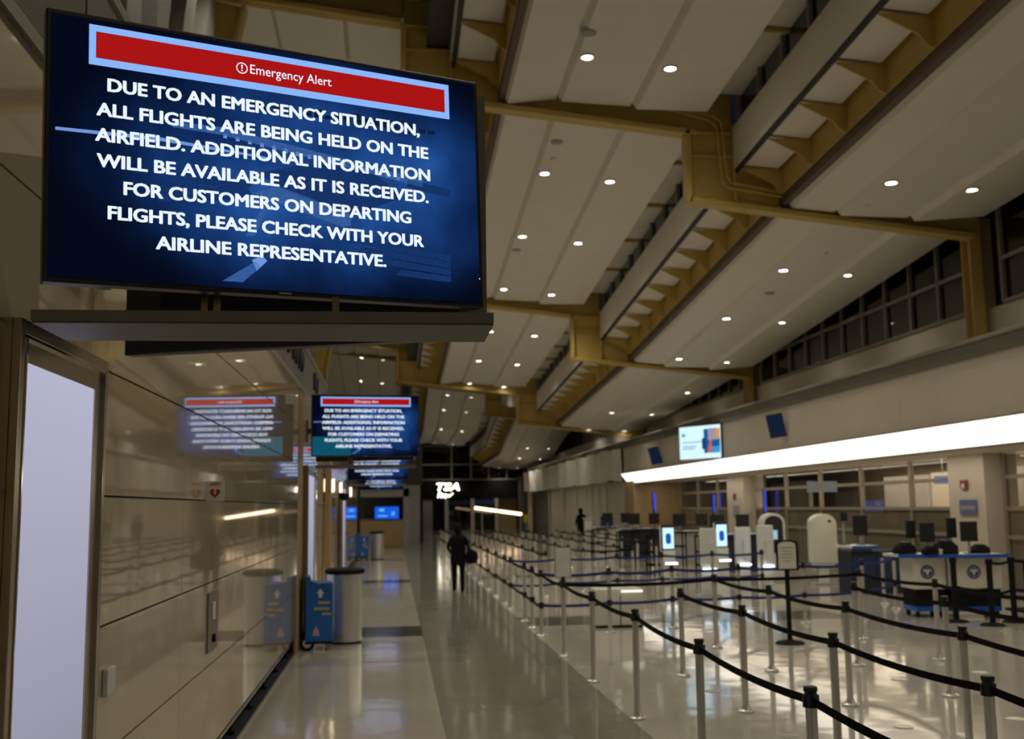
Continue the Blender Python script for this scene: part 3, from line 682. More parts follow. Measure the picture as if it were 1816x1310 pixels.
# ---------------------------------------------------------------- alert displays
LINES = [('DUE TO AN EMERGENCY SITUATION,', -.552, .494, .181), ('ALL FLIGHTS ARE BEING HELD ON THE', -.583, .525, .101), ('AIRFIELD. ADDITIONAL INFORMATION', -.586, .530, .021),
         ('WILL BE AVAILABLE AS IT IS RECEIVED.', -.581, .522, -.059), ('FOR CUSTOMERS ON DEPARTING', -.503, .453, -.139), ('FLIGHTS, PLEASE CHECK WITH YOUR', -.548, .499, -.219), ('AIRLINE REPRESENTATIVE.', -.407, .356, -.300)]
def flat(name, pts, y, mat, parent):
    m = MB(); m.poly([(x, y, z) for x, z in pts]); return m.build(name, mat, parent, world=False)
def rect(x0, x1, z0, z1): return [(x0, z0), (x1, z0), (x1, z1), (x0, z1)]
MESHC = {}
def txt(key, s, **kw):
    if key not in MESHC:
        me = text_mesh(s, 1, **kw); MESHC[key] = me
    return MESHC[key]
def alert_display(loc, rz, roll, label, teal=False, back=True, arm=True):
    r = thing('alert_display', label, 'screen', loc, rz)
    r.rotation_euler = Euler((0, -roll, rz), 'XYZ')
    MB().box(-.73, .73, .0, .06, -.42, .42).build('case', M['black'], r, world=False, bevel=.006)
    scr = MB().poly([(-.715, -.002, -.405), (.715, -.002, -.405), (.715, -.002, .405), (-.715, -.002, .405)]).build('screen', M['picture'], r, world=False)
    def B(n, pts, mt): flat(n, pts, -.0035, M[mt], scr)
    # the airfield picture: pier, jet bridges, apron
    if teal: B('picture_patch', rect(-.715, -.2, -.405, -.15), 'pic_t')
    B('picture_band', [(-.70, .050), (-.40, .058), (-.05, .036), (-.05, .030), (-.40, .046), (-.70, .040)], 'pic_d')
    B('picture_band', [(-.35, .115), (-.21, .118), (.16, .070), (.50, .024), (.50, -.004), (.14, .045), (-.21, .092), (-.36, .096)], 'pic_a')
    B('picture_band', [(.14, .048), (.33, .02), (.42, -.05), (.23, -.13), (-.02, -.06), (-.09, -.02)], 'pic_b')
    B('picture_band', [(-.02, -.055), (.23, -.125), (.23, -.165), (.20, -.175), (-.10, -.09)], 'pic_a')
    B('picture_band', [(-.38, -.03), (-.10, -.055), (-.14, -.09), (-.40, -.065)], 'pic_b')
    B('picture_band', [(-.42, -.10), (-.12, -.075), (-.10, -.11), (-.40, -.15)], 'pic_b')
    B('picture_band', [(.44, .02), (.605, .0), (.605, -.03), (.44, -.01)], 'pic_b')
    for j in range(4):
        z = -.20 - .035 * j; x = .20 + .07 * j
        B('picture_band', [(x, z), (.60, z - .04 + .01 * j), (.60, z - .062 + .01 * j), (x - .02, z - .02)], 'pic_b')
    B('picture_band', [(-.07, -.13), (-.05, -.12), (-.10, -.23), (-.13, -.235)], 'pic_a')
    B('picture_band', [(-.205, -.385), (-.10, -.315), (-.08, -.33), (-.14, -.385)], 'pic_a')
    B('picture_band', [(-.11, -.31), (-.075, -.295), (-.06, -.31), (-.095, -.345)], 'pic_d')
    for j in range(26):     # skyline
        x = -.35 + .035 * j; h = random.uniform(.01, .035)
        B('picture_band', rect(x, x + .026, .195, .195 + h), 'pic_c')
    for j in range(16):     # lit windows along the pier
        x = -.2 + .04 * j; z = .10 - (x + .2) * .118
        B('picture_band', rect(x, x + .012, z - .018, z - .004), 'pic_d')
    B('banner_border', rect(-.608, .612, .260, .388), 'scr_frame')
    flat('red_banner', rect(-.588, .594, .283, .367), -.0045, M['scr_red'], scr)
    ln = []
    for s, x0, x1, z in LINES:
        me = txt(s, s, width=x1 - x0 - .004, align='LEFT')
        # scale the height so capitals are 42 mm tall
        if not me.get('done'):
            H = max(v.co.z for v in me.vertices); d = .0025
            for v in me.vertices: v.co.z *= (.0425 - 1.2 * d) / H
            vs = [v.co.copy() for v in me.vertices]; fs = [tuple(p.vertices) for p in me.polygons]; n = len(vs); V, F = [], []
            for q, (dx, dz) in enumerate([(0, 0), (1, 0), (-1, 0), (0, .6), (0, -.6), (.8, .5), (-.8, -.5), (.8, -.5), (-.8, .5)]):
                V += [(v.x + dx * d, v.y - .00002 * q, v.z + dz * d + .5 * d) for v in vs]; F += [tuple(i + q * n for i in f) for f in fs]
            me = bpy.data.meshes.new('message'); me.from_pydata(V, [], F); MESHC[s] = me
            me.materials.append(M['txt']); me['done'] = 1
        share('message_line', me, scr, (x0, -.006, z))
    me = txt('ea', 'Emergency Alert', bold=.004, width=.279, align='LEFT')
    if not me.get('done'):
        H = max(v.co.z for v in me.vertices)
        for v in me.vertices: v.co.z *= .031 / H
        me.materials.append(M['txt']); me['done'] = 1
    share('banner_title', me, scr, (-.112, -.006, .3115))
    # ring with exclamation mark
    n = 24; ro, ri = .019, .0155; m = MB(); cx, cz = -.139, .325
    vs = [(cx + R * math.cos(2 * PI * i / n), -.006, cz + R * math.sin(2 * PI * i / n)) for R in (ro, ri) for i in range(n)]
    m.add(vs, [(i, (i + 1) % n, n + (i + 1) % n, n + i) for i in range(n)])
    m.poly([(cx - .0028, -.006, cz + .011), (cx + .0028, -.006, cz + .011), (cx + .0018, -.006, cz - .003), (cx - .0018, -.006, cz - .003)])
    m.poly([(cx + .0026 * math.cos(2 * PI * i / 8), -.006, cz - .0085 + .0026 * math.sin(2 * PI * i / 8)) for i in range(8)])
    m.build('alert_icon', M['txt'], scr, world=False)
    flat('standby_light', rect(.712, .716, -.318, -.314), -.003, emis('standby', (.5, .7, .2), 1.5), r)
    flat('maker_plate', rect(-.02, .02, -.415, -.409), -.0008, M['grey'], r)
    return r
def display_mount(cy, label, i):
    # slab shelf under the pair of displays and the arm reaching back to the wall
    r = thing('display_mount', label, 'mount', (-.37, cy, 2.45))
    MB().box(-1.04, .30, cy - .30, cy + .035, 2.445, 2.475).build('shelf', M['mount'], r)
    MB().box(-1.04, .30, cy - .31, cy - .30, 2.45, 2.482).build('shelf_lip', M['mount'], r)
    MB().box(.33, .345, cy + .285, cy + .70, 2.58, 3.36).build('end_plate', M['mount'], r) if False else None
    for x, zt in ((-.62, 2.9), (-.58, 2.9), (-.2, 2.59)): MB().box(x, x + .022, cy + .015, cy + .033, 2.475, zt).build('strut', M['bronze'], r)
    MB().box(XW, -.45, cy + 1.22, cy + 1.30, 3.0, 3.08).build('wall_arm', M['mount'], r)
    MB().box(XW, XW + .03, cy + 1.14, cy + 1.38, 2.88, 3.2).build('wall_plate', M['mount'], r)
    MB().box(-.53, -.45, cy + .25, cy + 1.22, 3.0, 3.08).build('fore_arm', M['mount'], r)
    return r
TVW = math.radians(22.97)
def rear_display(loc, rz, label):
    r = thing('rear_display', label, 'screen', loc, rz)
    MB().box(-.73, .73, -.06, 0, -.42, .42).build('case', M['black'], r, world=False, bevel=.006)
    MB().box(-.55, .55, -.09, -.06, -.28, .28).build('back_housing', M['blackm'], r, world=False)
    MB().box(-.2, .2, -.12, -.09, -.2, .2).build('wall_bracket', M['mount'], r, world=False)
    flat('screen', rect(-.715, .715, -.405, .405), .002, M['picture'], r)
    return r
# note: rotation is clockwise seen from above for the front display
alert_display((-.36, 3.50, 3.01), TVW, 0.025, 'large emergency alert display close overhead at upper left')
TV = [o for o in bpy.data.objects if o.name.startswith('alert_display')][0]
display_mount(3.50, 'grey shelf mount under the large near display', 0)
rear_display((-.40, 4.36, 2.96), -math.radians(20), 'black display facing away behind the large near one')
pt = MB().prism([(.24, 2.555), (.338, 2.555), (.338, 3.425), (.24, 3.425)], 'y', 3.86, 3.88).build('side_plate', M['mount'], origin=(.3, 3.87, 3)); tag(pt, 'grey vertical plate at the right edge of the near display pair', 'plate')
alert_display((-.375, 14.75, 3.02), math.radians(7), 0.0, 'second emergency alert display, smaller, in mid-distance', teal=True)
display_mount(14.85, 'grey shelf mount under the mid-distance display', 1)
rear_display((-.40, 15.7, 3.0), -math.radians(15), 'black display facing away behind the mid-distance one')
alert_display((-.37, 26.3, 3.0), math.radians(5), 0.0, 'third emergency alert display, partly hidden below the mid-distance one')
display_mount(26.4, 'grey shelf mount under the third display', 2)
alert_display((-.40, 37.5, 2.95), math.radians(5), 0.0, 'farthest emergency alert display, a thin strip below the third')
display_mount(37.6, 'grey shelf mount under the farthest display', 3)

# ---------------------------------------------------------------- downlights
ring_me = None
def downlight(x, y, z, label, group, lit=True, beam_data=None):
    r = thing('downlight', label, 'light', (x, y, z), group=group)
    global ring_me
    if ring_me is None:
        m = MB(); n = 20
        prof = [(.125, -.012), (.096, -.012), (.090, .02), (.125, .02)]
        vs = [(R * math.cos(2 * PI * i / n), R * math.sin(2 * PI * i / n), zz) for R, zz in prof for i in range(n)]
        m.add(vs, [(k * n + i, k * n + (i + 1) % n, ((k + 1) % 4) * n + (i + 1) % n, ((k + 1) % 4) * n + i) for k in range(4) for i in range(n)])
        a = m.build('trim_ring', M['white'], r, world=False, smooth=True)
        m = MB(); m.poly([(.092 * math.cos(2 * PI * i / n), .092 * math.sin(2 * PI * i / n), .0) for i in range(n)]); b = m.build('lamp_face', M['lamp'], r, world=False)
        m = MB(); m.lathe([(.02, -.004), (.028, -.010), (.02, -.014)], 12); c = m.build('lamp_centre', M['grey'], r, world=False)
        ring_me = (a.data, b.data, c.data)
    else:
        share('trim_ring', ring_me[0], r); share('lamp_face', ring_me[1], r); share('lamp_centre', ring_me[2], r)
    if lit:
        sp = bpy.data.objects.new('lamp_beam', beam_data or SPOT); COL.objects.link(sp); sp.parent = r; sp.location = (0, 0, -.04)
SPOT = bpy.data.lights.new('lamp_beam', 'SPOT'); SPOT.energy = DOWN_W; SPOT.color = LAMP_COL; SPOT.spot_size = math.radians(134); SPOT.spot_blend = 1.0; SPOT.shadow_soft_size = 0.08
SPOT_R = SPOT.copy(); SPOT_R.energy = DOWN_W * .25
SPOT_M = SPOT.copy(); SPOT_M.energy = DOWN_W * 1.5
SPOT_L = SPOT.copy(); SPOT_L.energy = DOWN_W * 1.85
rowsY = [-4.5, 1.5, 6.9, 12.0, 17.0, 22.2, 26.3, 31.0, 36.5, 41.8, 47.0]
for ri_, (sec, xs) in enumerate([('middle roof', [3.22, 4.64]), ('right-hand roof', [8.43, 9.87])]):
    for j, y in enumerate(rowsY):
        for k, x in enumerate(xs):
            if j >= 8: x = x + (.1 if k == 0 else .2) * (1 if ri_ == 0 else 1.6)
            if (ri_ == 1 and k == 0 and y == 36.5): continue
            vis = j - 3
            lab = ('downlight out of view, %s row of the %s, row %s' % (['left', 'right'][k], sec, ORD[j])) if j < 4 else '%s downlight of the %s visible pair from the front in the %s' % (['left', 'right'][k], ORD[j - 4], sec)
            downlight(x, y, pz(x, y) - .012, lab, 'downlights of the ' + sec, lit=(y < 46), beam_data=[SPOT_M, SPOT_R][ri_])
extra = [(793, 693, 66), (834, 697, 66), (786, 727, 70), (826, 731, 70), (781, 758, 75), (818, 761.5, 75), (768, 780, 88), (798.6, 783, 88), (935, 779.5, 72), (973, 783, 72), (920, 807, 75), (956, 810, 75), (885, 821, 89), (915.5, 823, 89)]
FAR = [(3.30, 66.0, 8.83), (4.75, 66.0, 8.70), (3.25, 70.0, 8.12), (4.7, 70.0, 7.98), (3.3, 75.0, 7.29), (4.75, 75.0, 7.16), (3.3, 88.0, 7.2), (4.8, 88.0, 7.05), (8.95, 72.0, 6.2), (10.35, 72.0, 6.08), (8.75, 75.0, 5.25), (10.2, 75.0, 5.15), (8.75, 89.0, 5.25), (10.2, 89.0, 5.15)]
for j, (x, y, z) in enumerate(FAR):
    zz = pz(x, y) - .012
    downlight(x, y, zz, 'tiny far downlight, %s of pair %s beyond the third beam, %s' % (['left', 'right'][j % 2], ORD[(j // 2) if j < 8 else (j // 2 - 4)], 'middle roof' if j < 8 else 'right-hand roof'), 'tiny downlights beyond the third beam', lit=(j % 2 == 0))
for j, (x, y) in enumerate([(3.3, 53.0), (4.75, 53.0), (8.45, 53.0), (9.85, 53.0), (3.3, 58.5), (4.75, 58.5), (8.45, 58.5), (9.85, 58.5)]):  # unseen downlights added to brighten the far walls and floor
    downlight(x, y, pz(x, y) - .012, 'hidden downlight above the third beam, %s of eight' % ORD[j], 'added downlights hidden behind the third beam')
LEFTL = [(-2.2, 12.0), (-.8, 12.0), (-2.2, 17.0), (-.8, 17.0), (-2.2, 22.2), (-.8, 22.2), (-2.2, 26.3), (-.8, 26.3), (-2.2, 31), (-.8, 31), (-2.2, 36.5), (-.8, 36.5), (-2.2, 41.8), (-.8, 41.8), (-2.2, 46.8), (-.78, 46.8), (-2.2, 50.0), (-.76, 50.0), (-1.9, 64.5), (-.6, 64.5), (-2.1, 70.0), (-.75, 70.0)]
for j, (x, y) in enumerate(LEFTL):
    downlight(x, y, pz(x, y) - .012, '%s downlight of the %s pair from the front in the left-hand roof' % (['left', 'right'][j % 2], ORD[j // 2]), 'downlights of the left-hand roof', lit=(y < 46 or y > 49), beam_data=SPOT_L)

# small ceiling fittings
def disc(x, y, r, kind, label, thick=.03):
    z = pz(x, y)
    o = MB().lathe([(r, z - .004), (r * .8, z - thick), (r * .75, z - thick)][::-1] and [(r * .7, z - thick), (r, z - .012), (r, z + .01)], 20, x, y).build(kind, M['grey'] if r > .1 else M['white'], origin=(x, y, z), smooth=True)
    tag(o, label, 'speaker' if r > .1 else 'detector')
disc(3.1, 16.2, .13, 'ceiling_speaker', 'round grey ceiling speaker beside the front downlight pair')
disc(3.62, 14.6, .09, 'smoke_detector', 'small detector near the top edge above the front downlights')
disc(3.25, 20.6, .12, 'ceiling_speaker', 'round grey ceiling speaker ahead of the second downlight pair')
disc(3.3, 21.4, .06, 'smoke_detector', 'small detector just before the second downlight pair, middle roof')
disc(3.2, 27.4, .12, 'ceiling_speaker', 'round grey ceiling speaker past the third downlight pair')
disc(9.75, 14.6, .13, 'ceiling_speaker', 'round grey speaker in the upper right corner of the roof')
disc(10.1, 13.9, .06, 'smoke_detector', 'small detector at the far upper right corner')
disc(8.55, 18.2, .06, 'smoke_detector', 'small detector just before the nearest beam, right-hand roof')
disc(8.9, 21.0, .06, 'smoke_detector', 'small detector past the nearest beam, right-hand roof')
disc(8.75, 24.0, .13, 'ceiling_speaker', 'round grey speaker in the middle of the right-hand roof')
disc(8.3, 28.2, .07, 'smoke_detector', 'small dark detector before the second beam, right-hand roof')
disc(8.1, 31.3, .07, 'smoke_detector', 'small dark detector beside the second beam, right-hand roof')
disc(8.6, 36.4, .09, 'smoke_detector', 'pale unlit fitting beyond the second beam, right-hand roof')

# ---------------------------------------------------------------- stanchions
PH = .965
def stan_parts():
    m = MB(); m.lathe([(.082, 0), (.082, .014), (.074, .022), (.045, .028), (.034, .06)], 28); base = m
    p = MB(); p.lathe([(.03, .05), (.03, .90)], 20)
    c = MB(); c.lathe([(.032, .86), (.034, .862), (.034, .925), (.031, .93), (.031, .938), (.036, .942), (.036, .958), (.032, .965)], 20)
    for a in range(4): t = a * PI / 2; c.box(-.008 + .034 * math.cos(t), .008 + .034 * math.cos(t), -.008 + .034 * math.sin(t), .008 + .034 * math.sin(t), .862, .922)
    l = MB(); l.lathe([(.036, .40), (.040, .405), (.040, .485), (.036, .49)], 16)
    return base, p, c, l
STM = {}
def stanchion(x, y, label, group, lower=False, metal='steel'):
    s = thing('stanchion', label, 'stanchion', (x, y, 0), group=group)
    if not STM:
        b, p, c, l = stan_parts()
        for n, mm in (('base', b), ('post', p), ('head', c), ('lower_cassette', l)):
            o = mm.build(n, M['steel'] if n in ('base', 'post') else M['black'], s, world=False, smooth=True); STM[n] = o.data
            if n == 'lower_cassette' and not lower: bpy.data.objects.remove(o)
    else:
        for n in ('base', 'post', 'head') + (('lower_cassette',) if lower else ()): share(n, STM[n], s)
    return s
def belt(s, to, z=.893, mat='belt', name='belt', sag=.03, hh=.022):
    a = Vector((s.location.x, s.location.y, z)); b = Vector((to[0], to[1], z)); d = (b - a).normalized(); a = a + d * .04; b = b - d * .04
    n = 9; nrm = d.cross(Vector((0, 0, 1))) * .0015; vs = []
    for i in range(n):
        t = i / (n - 1); p = a.lerp(b, t) - Vector((0, 0, sag * 4 * t * (1 - t)))
        for q in (p - nrm - Vector((0, 0, hh)), p - nrm + Vector((0, 0, hh)), p + nrm + Vector((0, 0, hh)), p + nrm - Vector((0, 0, hh))): vs.append(q)
    fs = [(4 * i + k, 4 * i + (k + 1) % 4, 4 * i + 4 + (k + 1) % 4, 4 * i + 4 + k) for i in range(n - 1) for k in range(4)]
    m = MB(); m.add(vs, fs); m.build(name, M[mat], s)
def line(pts, names, group, lower=False, mat='belt', belts=True, last_to=None):
    out = []
    for i, (x, y) in enumerate(pts): out.append(stanchion(x, y, names % ORD[i] if '%s' in names else names, group, lower))
    for i in range(len(pts) - 1):
        if belts:
            belt(out[i], pts[i + 1], mat=mat)
            if lower: belt(out[i], pts[i + 1], z=.44, mat=mat, name='lower_belt', sag=.02)
    if last_to:
        belt(out[-1], last_to, mat=mat)
        if lower: belt(out[-1], last_to, z=.44, mat=mat, name='lower_belt', sag=.02)
    return out
A = line([(2.14, 3.4), (2.13, 5.5), (2.13, 7.55), (2.18, 9.8), (2.17, 11.9)], 'silver black-belted post, %s from the camera in the row edging the grey aisle', 'black-belted posts edging the aisle', last_to=(2.17, 13.95))
corner = stanchion(2.17, 13.95, 'silver post carrying a blank white sign, corner of the black belts', 'black-belted posts edging the aisle')
B_ = line([(3.17, 3.55), (3.18, 5.65), (3.17, 7.7), (3.23, 9.95), (3.22, 12.1)], 'silver black-belted post, %s from the camera in the second row', 'black-belted posts, second row')
C_ = line([(4.24, 3.7), (4.25, 5.8), (4.26, 7.88), (4.29, 10.08), (4.30, 12.25), (4.29, 14.35)], 'silver black-belted post, %s from the camera in the third row', 'black-belted posts, third row')
D_ = line([(5.44, 6.1), (5.44, 8.2), (5.44, 10.37), (5.42, 12.46)], 'silver black-belted post, %s from the camera in the fourth row', 'black-belted posts, fourth row')
E_ = line([(6.54, 8.5), (6.54, 10.6), (6.55, 12.7), (6.53, 14.82)], 'silver black-belted post, %s from the camera in the fifth row', 'black-belted posts, fifth row')
belt(corner, (4.29, 14.35)); belt(C_[-1], (6.53, 14.82), sag=.02)
# blue-belted maze
R1p = [(2.18, 16.15), (3.24, 16.3), (4.32, 16.72), (5.4, 16.75), (6.52, 16.9), (7.72, 17.4), (8.9, 18.7), (9.15, 19.7)]
R1 = line(R1p, 'silver blue-belted post, %s from the aisle in the nearest cross row', 'blue-belted posts, nearest cross row', True, 'belt_blue')
belt(corner, (2.18, 16.15), mat='belt')
R2p = [(3.2, 20.75), (4.36, 21.1), (5.3, 21.25), (6.4, 21.5), (7.5, 21.7)]
R2 = line(R2p, 'silver blue-belted post, %s from the aisle in the second cross row', 'blue-belted posts, second cross row', True, 'belt_blue')
ysA = [17.2, 18.2, 20.4, 21.5, 23.3, 25.3, 27.4, 29.5, 31.6, 33.7, 35.8, 37.9, 40.0, 42.1, 44.2, 46.3, 48.4, 50.5]
LA = line([(2.18, y) for y in ysA], 'silver double-belted post, %s from the front in the far aisle row', 'far aisle row of posts', True, 'belt')
belt(R1[0], (2.18, 17.2)); belt(R1[0], (2.18, 17.2), z=.44, name='lower_belt'); belt(LA[2], (3.2, 20.75), mat='belt_blue'); belt(LA[2], (3.2, 20.75), z=.44, mat='belt_blue', name='lower_belt')
for nm_, x, ya, yb in (('second', 3.2, 22.9, 46), ('third', 4.25, 24.3, 46), ('fourth', 5.45, 24.6, 46), ('fifth', 6.65, 27.2, 46), ('sixth', 7.7, 30, 46)):
    ysq = []; q = ya
    while q < yb: ysq.append(q); q += 2.12
    L_ = line([(x, q) for q in ysq], 'silver post, %s from the front in the far ' + nm_ + ' row from the aisle', 'far %s row of posts' % nm_, False, 'belt')
    if nm_ == 'third': belt(L_[0], (5.45, 24.6))
    if nm_ == 'fifth': belt(L_[0], (7.7, 30), sag=.01)

# sign plate on the corner post
t = thing('post_sign', 'blank white card sign standing on the corner stanchion', 'sign', (2.17, 13.95, .965))
MB().box(2.075, 2.265, 13.93, 13.942, 1.0, 1.36).build('card', M['white'], t, bevel=.003)
MB().box(2.06, 2.28, 13.942, 13.955, .985, 1.37).build('frame', M['steel'], t)
MB().box(2.15, 2.19, 13.93, 13.96, .94, 1.0).build('clamp', M['blackm'], t)
# black pole sign
t = thing('pole_sign', 'arched white notice on a black pole with a round base', 'sign', (5.38, 14.55, 0))
MB().lathe([(.20, 0), (.20, .012), (.17, .03), (.05, .05), (.03, .07)], 28, 5.38, 14.55).build('base', M['blackm'], t, smooth=True)
MB().cyl((5.38, 14.55, .05), (5.38, 14.55, 1.0), .033, n=16).build('pole', M['blackm'], t, smooth=True)
def arch(w, z0, z1, n=10, cx=0, k=.35):
    r = w * k; pts = [(cx - w, z0), (cx + w, z0)]
    for j in range(n + 1): a = j * PI / n; pts.append((cx + w * math.cos(a), z1 - r + r * math.sin(a)))
    return pts
MB().prism(arch(.155, .985, 1.40, cx=5.38), 'y', 14.50, 14.53).build('frame', M['blackm'], t)
MB().prism(arch(.125, 1.01, 1.375, cx=5.37), 'y', 14.49, 14.50).build('notice', M['whitelac'], t)
for j, w in enumerate((.09, .07, .08, .08, .05)):
    MB().box(5.37 - w, 5.37 + w, 14.487, 14.49, 1.29 - .045 * j, 1.30 - .045 * j).build('text_line', M['grey'], t)

# floor sockets
sock = None
for j, (x, y) in enumerate([(4.31, 9.05), (3.23, 8.9), (5.41, 11.4), (5.41, 9.2), (8.88, 15.24), (2.22, 13.05), (2.24, 10.88), (3.26, 14.28), (3.26, 11.08), (4.3, 11.2), (6.5, 11.7)]):
    if sock is None:
        sock = MB().lathe([(.085, 0.0), (.085, .004), (.075, .007), (.06, .004), (.02, .006)], 24).build('floor_socket', M['steel'], smooth=True); o = sock
    else: o = sock.copy(); COL.objects.link(o)
    o.location = (x, y, 0)
    tag(o, 'round metal floor socket %s' % ['between the two nearest long belt rows', 'left of the nearest belt row at the bottom edge', 'beside the fourth row at right centre', 'near the lower right corner', 'on the pale floor before the black rails', 'just before the corner stanchion', 'by the fourth aisle post', 'past the end of the second row', 'right of the fourth aisle post', 'between second and third rows', 'behind the fifth row'][j], 'floor socket', 'round floor sockets')

# ---------------------------------------------------------------- low white case by the aisle maze
t = thing('equipment_case', 'low white case with rounded front and dark toe line among blue belts', 'case', (3.5, 16.85, 0))
MB().box(3.14, 3.92, 16.95, 17.5, .03, .60).build('body', M['whitelac'], t, bevel=.05, smooth=True)
MB().box(3.16, 3.9, 16.97, 17.48, 0, .035).build('toe_plate', M['blackm'], t)
MB().box(3.56, 3.90, 16.935, 16.95, .545, .575).build('light_strip', emis('soft_strip', (1, .93, .8), 1.3), t)
MB().box(3.535, 3.545, 16.94, 16.952, .04, .5).build('door_gap', M['blackm'], t)

# ---------------------------------------------------------------- self-service kiosks
def kiosk(x, y, rz, h, label, screen='kblue', lit=True):
    r = thing('check_in_kiosk', label, 'kiosk', (x, y, 0), rz, 'check-in kiosks')
    MB().box(-.24, .24, -.2, .2, 0, .025).build('foot_plate', M['grey'], r, world=False, bevel=.006)
    MB().box(-.15, .15, -.06, .10, .02, .82).build('pedestal', M['white'], r, world=False, bevel=.02, smooth=True)
    MB().box(-.17, .17, -.16, .10, .48, .56).build('printer_shelf', M['white'], r, world=False, bevel=.01)
    MB().box(-.15, .15, -.165, -.158, .50, .535).build('light_strip', M['strip'], r, world=False)
    hd = MB().box(-.165, .165, .0, .05, .74, h).build('head', M['black'], r, world=False, bevel=.01)
    MB().box(-.175, .175, .05, .13, .78, h - .03).build('back_cover', M['white'], r, world=False, bevel=.03, smooth=True)
    flat('screen', rect(-.14, .14, .86, h - .08), -.003, M['kscr'], r)
    n = 20; cz = (.86 + h - .08) / 2 - .01
    pts = [(.072 * math.cos(2 * PI * i / n), cz + (.06 if math.sin(2 * PI * i / n) > 0 else -.06) + .072 * math.sin(2 * PI * i / n)) for i in range(n)]
    flat('screen_icon', pts, -.006, M[screen], r)
    MB().box(-.04, .06, -.02, .0, .77, .82).build('card_reader', M['grey'], r, world=False)
    return r
kiosk(6.53, 25.5, math.radians(8), 1.43, 'white kiosk with a glowing screen, left of the two lit ones')
kiosk(8.12, 26.4, math.radians(8), 1.47, 'white kiosk with a glowing screen, right of the two lit ones')
def back_kiosk(x, y, rz, h, label):
    r = thing('check_in_kiosk', label, 'kiosk', (x, y, 0), rz, 'check-in kiosks')
    MB().box(-.24, .24, -.2, .2, 0, .025).build('foot_plate', M['grey'], r, world=False)
    MB().box(-.15, .15, -.08, .1, .02, .80).build('pedestal', M['white'], r, world=False, bevel=.02, smooth=True)
    MB().box(-.18, .18, -.10, .0, .62, h).build('back_cover', M['white'], r, world=False, bevel=.035, smooth=True)
    MB().box(.0, .15, -.15, -.10, .60, 1.12).build('cable_cover', M['white'], r, world=False, bevel=.015)
    MB().box(-.17, .17, .0, .03, .66, h - .02).build('head', M['black'], r, world=False)
    MB().box(-.15, .15, -.165, -.155, .53, .565).build('light_strip', M['strip'], r, world=False)
    flat('screen', rect(-.14, .14, .76, h - .08)[::-1], .033, M['kscr'], r)
    return r
back_kiosk(6.58, 22.4, math.radians(-4), 1.40, 'white kiosk turned away, between the two lit kiosks')
back_kiosk(8.10, 23.2, math.radians(-4), 1.43, 'white kiosk turned away, left of the arched machine')
back_kiosk(7.85, 24.0, math.radians(-2), 1.38, 'white kiosk turned away, overlapped at the left of its twin')

# arched kiosk with black face
t = thing('arched_kiosk', 'white arched kiosk with black face and small lit screen', 'kiosk', (9.3, 25.8, 0))
MB().prism(arch(.30, .0, 1.66, cx=9.25, k=.8), 'y', 25.8, 26.1).build('body', M['whitelac'], t, bevel=.02, smooth=True)
MB().prism(arch(.22, .70, 1.60, cx=9.25, k=.8), 'y', 25.76, 25.8).build('face', M['black'], t)
MB().box(9.12, 9.32, 25.74, 25.76, 1.03, 1.25).build('screen', emis('pale_screen', (.35, .5, .65), 1.0), t)
MB().box(9.04, 9.12, 25.74, 25.76, 1.0, 1.27).build('screen_edge', M['bluescr2'], t)
MB().box(8.95, 9.55, 25.7, 26.15, 0, .05).build('foot_plate', M['grey'], t)
# white arch machine seen from behind
t = thing('arched_machine', 'tall white round-topped machine on a narrow stem', 'machine', (10.0, 24.5, 0), math.radians(-8))
MB().prism(arch(.30, .50, 1.64, k=.75), 'y', 0, .42).build('body', M['whitelac'], t, world=False, bevel=.03, smooth=True)
MB().cyl((.13, -.004, 1.47), (.13, .0, 1.47), .035, n=14).build('round_badge', M['blackm'], t, world=False)
MB().box(-.24, .24, .05, .38, .42, .52).build('lower_tray', M['white'], t, world=False, bevel=.02)
MB().box(-.1, .1, .1, .3, .03, .45).build('stem', M['white'], t, world=False, bevel=.01)
MB().box(-.28, .28, .0, .42, 0, .04).build('foot_plate', M['grey'], t, world=False)

